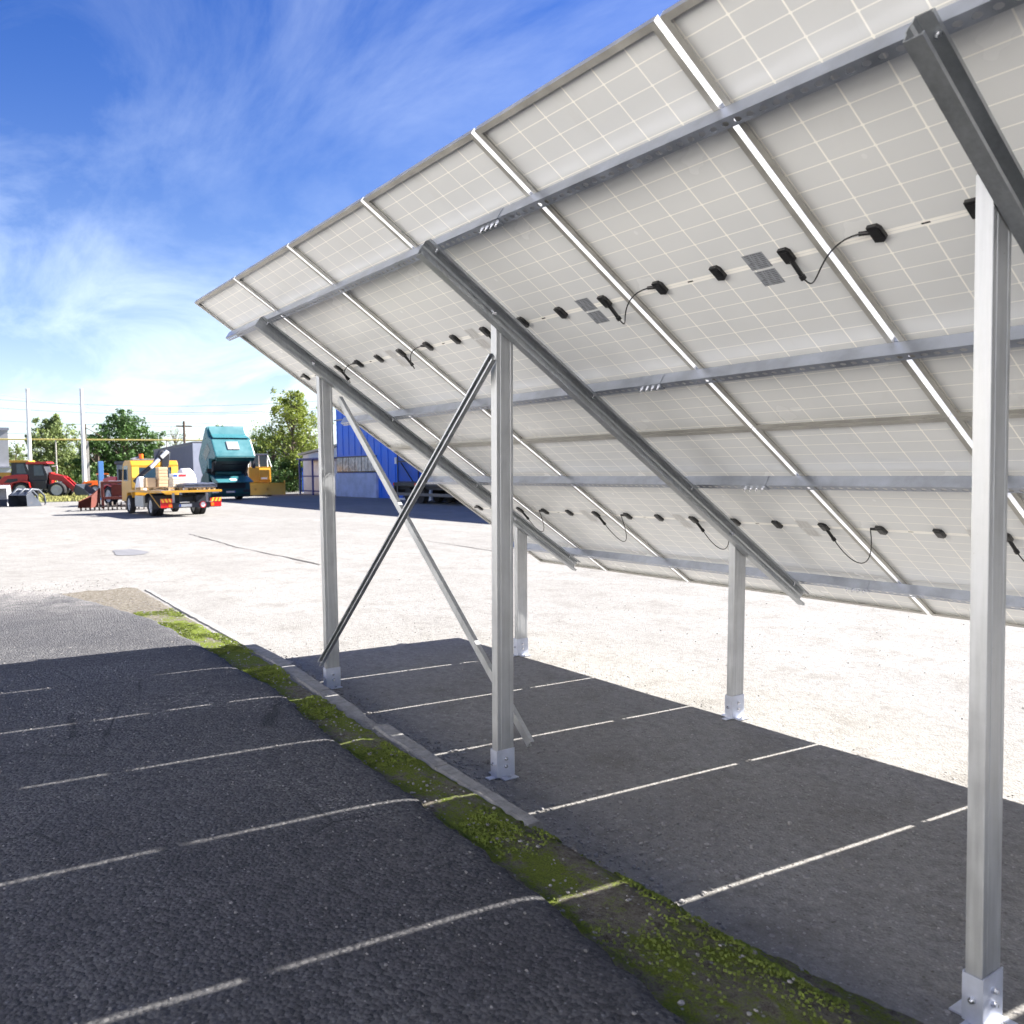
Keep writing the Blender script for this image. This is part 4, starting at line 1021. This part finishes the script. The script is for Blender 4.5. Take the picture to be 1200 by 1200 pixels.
for f_ in (.04, .30, .62, .97):
    q = pa+(pb-pa)*f_; b = MB(); b.cyl((q.x, q.y, 0), (q.x, q.y, q.z-.08), .07, 8); P(b, 'support', concrete, pp)
def wire(nm, lab, a, b_, sagm, r_=.022):
    pts = [a+(b_-a)*i/24-Vector((0, 0, sagm*4*(i/24)*(1-i/24))) for i in range(25)]
    mb = MB(); mb.tube(pts, r_, 5); o_ = mb.build(nm, cable_w); tag(o_, lab, 'wire', 'power lines over the yard')
cable_w = plain('aluminium_wire', (.16, .17, .2), .5)
wl = ['topmost power line across the left sky', 'power line second from the top, crossing the first near the left flagpole', 'third power line from the top above the trees', 'fourth power line, just above the trees', 'lowest power line, close above the yellow pipe', 'power line sagging above the teal truck', 'faint power line just above the teal truck cab']
for lab, (x0, y0, d0, x1, y1, d1, sg) in zip(wl, [(-80, 461, 105, 420, 466, 110, 1.3), (-80, 450, 100, 420, 515, 170, .6), (-80, 472, 108, 420, 478, 112, 1.1), (-80, 488, 112, 420, 496, 116, .8), (-80, 505, 112, 420, 503, 116, .6), (150, 482, 100, 520, 462, 110, .9), (150, 494, 100, 520, 482, 110, .7)]):
    wire('power_line', lab, ad(x0, y0, d0), ad(x1, y1, d1), sg)

# ---------- blue hall, in its own shade
HY = 23.4; hl = thing('industrial_hall', 'bright blue metal clad hall with a window band, seen beyond the array', 'building', (0, 0, 0))
X0, X1, HT = -51.4, 30, 7.35
b = MB(); b.box(X0, X1, HY+.12, HY+22, 0, HT)
x = X0
while x < X1:                                             # raised seams of the cladding sheets
    if not (-50.9 < x < -44.6): b.box(x, x+.035, HY+.085, HY+.12, .02, HT-.05)
    else: b.box(x, x+.035, HY+.085, HY+.12, 2.95, HT-.05)
    x += 1.02
for z in (4.3, 5.9): b.box(X0, -37.2, HY+.10, HY+.1195, z, z+.02)
P(b, 'wall', blue, hl)
b = MB(); b.prism([(HY-.25, HT+.003), (HY-.25, HT+.18), (HY+11, HT+1.2), (HY+22.3, HT+.18), (HY+22.3, HT+.003)], X0-.2, X1+.2, 'x'); P(b, 'roof', paint('roof_sheet', (.25, .26, .28), .6), hl)
b = MB(); b.box(-51.38, -44.7, HY-.05, HY+.118, 0, 1.66); P(b, 'low_wall', wash, hl)
wn = MB(); wn.box(-51.3, -44.9, HY+.02, HY+.119, 1.70, 2.86); wno = P(wn, 'window', blackm, hl)
for k in range(6):
    x0 = -51.2+k*1.05; b = MB(); b.box(x0, x0+.46, HY-.005, HY+.018, 1.80, 2.76); b.box(x0+.50, x0+.93, HY-.005, HY+.018, 1.80, 2.76); P(b, 'pane', paint('dusty_pane', (.34, .36, .35), .25, var=.5, scale=3) if k == 0 else MATS['dusty_pane'], wno)
b = MB(); b.cyl((X0-.05, HY-.05, 5.5), (-45.5, HY-.05, 5.5), .05, 8); P(b, 'conduit', steelg, hl)
dr_ = MB(); dr_.box(-41.7, -38.9, HY+.03, HY+.118, .04, 3.0); do = P(dr_, 'door', blue_d, hl)
b = MB()
b.box(-41.62, -38.98, HY, HY+.028, 2.35, 2.43); b.box(-41.62, -38.98, HY, HY+.028, 1.05, 1.13)
for (xa, za, xb, zb) in ((-41.4, 2.95, -40.6, 2.45), (-41.2, 2.3, -39.7, 1.15), (-39.7, 1.05, -41.0, .1), (-41.66, .05, -41.66, 3.0), (-38.94, .05, -38.94, 3.0)):
    b.cyl((xa, HY+.0, za), (xb, HY+.0, zb), .035, 6)
P(b, 'door_brace', blackm, do); b = MB(); b.box(-41.95, -41.76, HY-.06, HY+.118, 2.25, 2.65); P(b, 'lamp_box', plate, hl)
b = MB(); b.box(-41.8, -39.6, HY-.5, HY+.0, .002, .08); P(b, 'door_step', plate, hl)
b = MB(); b.box(-38.0, -37.2, HY-.12, HY+.119, 0, HT-.02); P(b, 'pillar', paint('pale_pillar', (.55, .57, .6), .7), hl)
b = MB(); b.box(-37.1, -27, HY-.02, HY+.1185, .0, 3.4); P(b, 'bay_opening', paint('dark_bay', (.015, .016, .02), .9), hl)
# trailer standing at the bay
ts = thing('parked_trailer', 'low dark trailer with a grey side rail standing in the shade beside the blue hall', 'trailer', Vector((-36.6, HY-2.9, 0)))
b = MB(); b.box(0, 8, 0, 2.3, .95, 1.15); b.box(.1, 8, .3, .45, .75, .949); b.box(.1, 8, 1.8, 1.95, .75, .949); b.box(0, .12, .01, 2.29, .55, .949); P(b, 'deck', blackm, ts, .01)
b = MB(); b.box(.4, 7.8, -.04, -.002, .42, .58); b.box(.5, .58, -.035, 0, .58, .95); b.box(7.6, 7.68, -.035, 0, .58, .95); P(b, 'side_rail', paint('dull_rail', (.12, .12, .12), .7), ts)
for x in (1.6, 3.0):
    for y in (.25, 2.05): w_ = MB(); w_.cyl((x, y-.15, .45), (x, y+.15, .45), .45, 20); P(w_, 'wheel', tyre, ts)
b = MB(); b.box(.02, .10, -.03, -.002, .98, 1.12); b.box(2.6, 2.75, -.03, -.002, .98, 1.12); P(b, 'reflector', lens_r, ts)

# ---------- small shed with a blue cage door
sh_ = thing('shed', 'small pale shed with a blue cage at the left end of the blue hall', 'shed', (0, 0, 0))
b = MB(); b.prism([(-60.2, 0), (-60.2, 3.15), (X0-.12, 3.75), (X0-.12, 0)], 24.3, 28, 'y'); P(b, 'wall', paint('pale_shed', (.60, .62, .66), .7), sh_)
b = MB(); b.prism([(-60.6, 3.14), (-60.6, 3.30), (X0-.1, 3.93), (X0-.1, 3.77)], 24.0, 28.2, 'y'); P(b, 'roof', paint('shed_roof', (.33, .33, .27), .8), sh_)
b = MB(); b.box(-58.3, -53.5, 24.24, 24.298, .1, 2.6); P(b, 'door_leaf', paint('pale_door', (.72, .74, .78), .6), sh_)
b = MB()
for x in (-58.6, -55.9, -53.4): b.box(x, x+.12, 23.3, 23.42, 0, 2.75)
for z in (.25, 1.4, 2.66): b.box(-58.6, -53.28, 23.421, 23.48, z, z+.10)
b.box(-58.9, -53.1, 23.2, 24.23, 2.77, 2.86); P(b, 'cage', paint('cage_blue', (.02, .04, .22), .5), sh_)

# ---------- grey building at the far left
gb = thing('office_block', 'plain grey rendered block cut off by the left edge of the picture', 'building', ad(13.5, 575, 120).xy.to_3d(), rot_to((ad(13.5, 575, 1)-CAM).xy))
b = MB(); b.box(-30, -.15, 0, 10, 3.0, 8.3); P(b, 'upper_wall', pal_wall, gb); b = MB(); b.box(-30, 0, -.6, 10, 0, 2.998); P(b, 'wall', paint('pale_wall', (.45, .46, .5), .8), gb)
b = MB(); b.box(-30, .1, -.75, -.605, 2.8, 3.05); b.box(-30, 0, -.15, -.01, 8.0, 8.4); P(b, 'cornice', grey_m, gb)
b = MB(); b.box(-9, -7.5, -.05, -.005, 4.4, 6.2); P(b, 'window', glassb, gb)

# ---------- mesh fence with creepers
fe = thing('mesh_fence', 'dark steel mesh fence between the plough truck and the pale shed', 'fence', (0, 0, 0)); A = Vector((-67.5, 26.2, 0)); B_ = Vector((-60.4, 26.0, 0)); A0 = Vector((-120, 24, 0))
for a, c in ((A, B_), (A0, A)):
    n = max(3, int((c-a).length/2.4))
    for k in range(n+1):
        p = a+(c-a)*k/n; b = MB(); b.box(p.x-.05, p.x+.05, p.y-.05, p.y+.05, 0, 2.15); P(b, 'post', blue_d, fe)
    b = MB()
    for z in (.12, 1.1, 2.05): b.cyl((a.x, a.y, z), (c.x, c.y, z), .03, 6)
    m2 = int((c-a).length/.32)
    for k in range(m2): p = a+(c-a)*k/m2; b.box(p.x-.03, p.x+.03, p.y-.012, p.y+.012, .1, 2.05)
    P(b, 'mesh', blackm, fe)

# ---------- vegetation
def leaf_mat(nm, c1, c2, tr=.25):
    b = NB(nm); n = b.noise(.9, 3, .6); n2 = b.noise(9, 2, .5)
    col = b.mix(b.rng(n, .35, .65), c1, c2); col = b.mix(b.rng(n2, .4, .7, 0, .5), col, tuple(x*1.35 for x in c2))
    b.set(col, .55, 0., None, .35)
    tb = b.n('ShaderNodeBsdfTranslucent'); b.lk(col, tb.inputs['Color']); mx_ = b.n('ShaderNodeMixShader'); mx_.inputs[0].default_value = tr
    o_ = b.nt.nodes['Material Output']; b.lk(b.b.outputs[0], mx_.inputs[1]); b.lk(tb.outputs[0], mx_.inputs[2]); b.lk(mx_.outputs[0], o_.inputs['Surface'])
    MATS[nm] = b.m; return b.m
lf_dark = leaf_mat('leaf_deep_green', (.035, .075, .02), (.075, .145, .03)); lf_lite = leaf_mat('leaf_yellow_green', (.11, .155, .025), (.22, .26, .04), .4)
lf_mid = leaf_mat('leaf_dusty_green', (.10, .14, .045), (.19, .24, .07)); bark = plain('bark', (.13, .10, .075), .95, 0, .3, 4)
def tree(nm, lab, base, h, w, mat, nl=7000, leaf=.16, trunk=.22, lumps=26, low=.22, seed=1, sparse=False, group=None, cat='tree'):
    rg = random.Random(seed); t_ = thing(nm, lab, cat, base, (0, 0, 0), group)
    b = MB(); tips = []
    b.tube([(0, 0, -.1), (.04*w*rg.uniform(-1, 1), .03, h*.25), (.05*w*rg.uniform(-1, 1), 0, h*.55), (0, .02*w, h*.85)], [trunk, trunk*.75, trunk*.45, trunk*.12], 9)
    for k in range(lumps):
        a = rg.random()*6.283; f_ = low+(.98-low)*(k+.5)/lumps; prof_ = math.sin(math.pi*min(1, max(.02, (f_-low*.7)/(1.04-low*.7)))**.8)**.75
        rr = w*.5*prof_*rg.uniform(.55, 1.0)*.80; q = Vector((rr*math.cos(a), rr*math.sin(a), h*f_*.95))
        s0 = Vector((0, 0, h*max(.12, f_-.28))); mid_ = s0.lerp(q, .5)+Vector((rg.gauss(0, .03*w), rg.gauss(0, .03*w), .04*h))
        b.tube([s0, mid_, q], [trunk*.34, trunk*.2, trunk*.05], 6); tips.append((q, w*rg.uniform(.10, .19)*(.55+.6*prof_)))
        for _ in range(3): e_ = q+Vector((rg.gauss(0, .07*w), rg.gauss(0, .07*w), rg.gauss(.02*h, .03*h))); b.tube([mid_, e_], [trunk*.12, .01], 5)
    P(b, 'trunk', bark, t_)
    c = MB(); per = nl//len(tips)
    for q, r_ in tips:
        sub = [(q+Vector((rg.gauss(0, r_*.7), rg.gauss(0, r_*.7), rg.gauss(0, r_*.55))), r_*rg.uniform(.28, .5)) for _ in range(9)]
        for _ in range(per):
            p0_, sr = rg.choice(sub); d = Vector((rg.gauss(0, 1), rg.gauss(0, 1), rg.gauss(0, 1))).normalized()
            p = p0_+d*sr*rg.uniform(.5, 1.25); nrm = (d+Vector((rg.gauss(0, .5), rg.gauss(0, .5), rg.gauss(.35, .5)))).normalized(); u_ = nrm.orthogonal().normalized(); v_ = nrm.cross(u_)
            an = rg.random()*6.28; u2 = u_*math.cos(an)+v_*math.sin(an); v2 = nrm.cross(u2); s_ = leaf*rg.uniform(.6, 1.25)
            c.add([p-u2*s_, p+v2*s_*.5, p+u2*s_, p-v2*s_*.5], [(0, 1, 2, 3)])
    c.build('crown', mat, t_, 0, False); return t_
def tb(px, depth, z=0): q = ad(px, 575, depth); return Vector((q.x, q.y, z))
tree('broadleaf_tree', 'pale green airy tree behind the red loader, between the two flagpoles', tb(67, 108), 9.2, 6.8, lf_mid, 14000, .17, .25, 44, .10, 3, group='trees behind the yard')
tree('broadleaf_tree', 'broad dark green tree behind the yellow truck, right of the utility pole', tb(146, 104), 9.2, 8.6, lf_dark, 13000, .19, .3, 44, .08, 5, group='trees behind the yard')
tree('broadleaf_tree', 'lower dark green tree filling the gap just right of the right flagpole', tb(116, 100), 6.6, 5.2, lf_dark, 7000, .18, .22, 26, .08, 8, group='trees behind the yard')
tree('broadleaf_tree', 'sunny yellow green tree rising left of the nearest far post, above the shed', tb(344, 78), 9.3, 6.0, lf_lite, 15000, .115, .2, 46, .2, 12, group='trees behind the yard')
tree('broadleaf_tree', 'low dark tree above the mesh fence, right of the plough truck', tb(322, 84), 5.6, 6.5, lf_dark, 8000, .14, .2, 30, .1, 15, group='trees behind the yard')
tree('broadleaf_tree', 'low dark tree behind the shed, under the yellow green tree', tb(352, 86), 5.4, 5.5, lf_dark, 6000, .14, .2, 26, .1, 19, group='trees behind the yard')
tree('bare_tree', 'nearly leafless tree above the grey trailer, left of the teal cab', tb(207, 118), 8.4, 5.2, lf_mid, 700, .10, .16, 34, .3, 21)
tree('bare_tree', 'thin pale tree top showing right of the teal cab', tb(297, 110), 7.0, 4.2, lf_mid, 700, .10, .14, 28, .3, 23)
tree('broadleaf_tree', 'small rounded yellow green treetop peeking over the teal cab', tb(262, 116), 8.3, 3.6, lf_lite, 2600, .14, .16, 16, .45, 25, group='trees behind the yard')
tree('broadleaf_tree', 'small bushy tree showing in the gap left of the left flagpole', tb(20, 125), 6.2, 4.2, lf_mid, 2600, .17, .16, 18, .1, 27, group='trees behind the yard')
for i, (px_b, dp, hh, ww, lb) in enumerate([(185, 110, 6.0, 4.6, 'shrub behind the grey trailer, at its left end'), (236, 118, 6.1, 5.0, 'shrub showing above the roof of the grey trailer'), (283, 100, 5.2, 4.5, 'dark shrub behind the teal truck, on its right'), (307, 92, 5.0, 4.6, 'dark shrub directly behind the plough truck cab'), (55, 115, 4.2, 7., 'dark shrub behind the red loader cab'), (90, 112, 4.4, 6.5, 'dark shrub behind the red loader arm'), (-20, 125, 5, 6., 'shrub at the foot of the grey block'), (327, 76.5, 2.6, 4.2, 'dark shrub against the mesh fence, right of the plough blade'), (343, 77.5, 2.7, 4.4, 'dark shrub against the mesh fence, left of the shed')]):
    tree('shrub', lb, tb(px_b, dp), hh, ww, lf_dark if i > 1 else lf_mid, 3500, .17 if i < 7 else .10, .12, 20, .05, 40+i, cat='shrub', group='shrubs along the back of the yard')
# far wood line as one mass of leaves
wd = MB(); rg = random.Random(77)
for _ in range(16000):
    a = rg.uniform(-250, 700); dd = rg.uniform(150, 190); base_ = ad(a, 560, dd); hh = 4.2+2.*noise.noise(Vector((a*.03, 1, 0)))+1.2*noise.noise(Vector((a*.15, 4, 0)))
    p = Vector((base_.x, base_.y, rg.uniform(0, hh))); nrm = Vector((rg.gauss(0, 1), rg.gauss(0, 1), rg.gauss(.4, 1))).normalized(); u_ = nrm.orthogonal().normalized()*rg.uniform(.35, .8); v_ = nrm.cross(u_)
    wd.add([p-u_, p+v_*.6, p+u_, p-v_*.6], [(0, 1, 2, 3)])
o = wd.build('far_wood', lf_mid, None, 0, False); tag(o, 'distant line of woodland closing the view behind the yard', 'woodland', None, 'stuff')
# verge of dry grass at the back of the yard
vg = MB(); pts = [(-40, 589), (35, 589.5), (104, 587), (104, 570), (-40, 570)]
v2 = [gp(*p) for p in pts]; vg.add([(p.x, p.y, .03) for p in v2], [list(range(5))]); structure(vg.build('grass_verge', grass_m))
gr = MB()
for _ in range(9000):
    f_ = rg.random(); px1 = -40+144*f_; py1 = rg.uniform(577, 588.5-.5*f_); p = gp(px1, py1); hh = rg.uniform(.05, .22); w_ = .05; a = rg.random()*6.28
    gr.add([(p.x-w_*math.cos(a), p.y-w_*math.sin(a), .02), (p.x+w_*math.cos(a), p.y+w_*math.sin(a), .02), (p.x+rg.gauss(0, .05), p.y+rg.gauss(0, .05), .03+hh)], [(0, 1, 2)])
o = gr.build('grass', plain('dry_grass', (.28, .27, .09), .9, 0, .4, .8), None, 0, False); tag(o, 'dry yellow green grass on the verge under the loaders', 'grass', None, 'stuff')
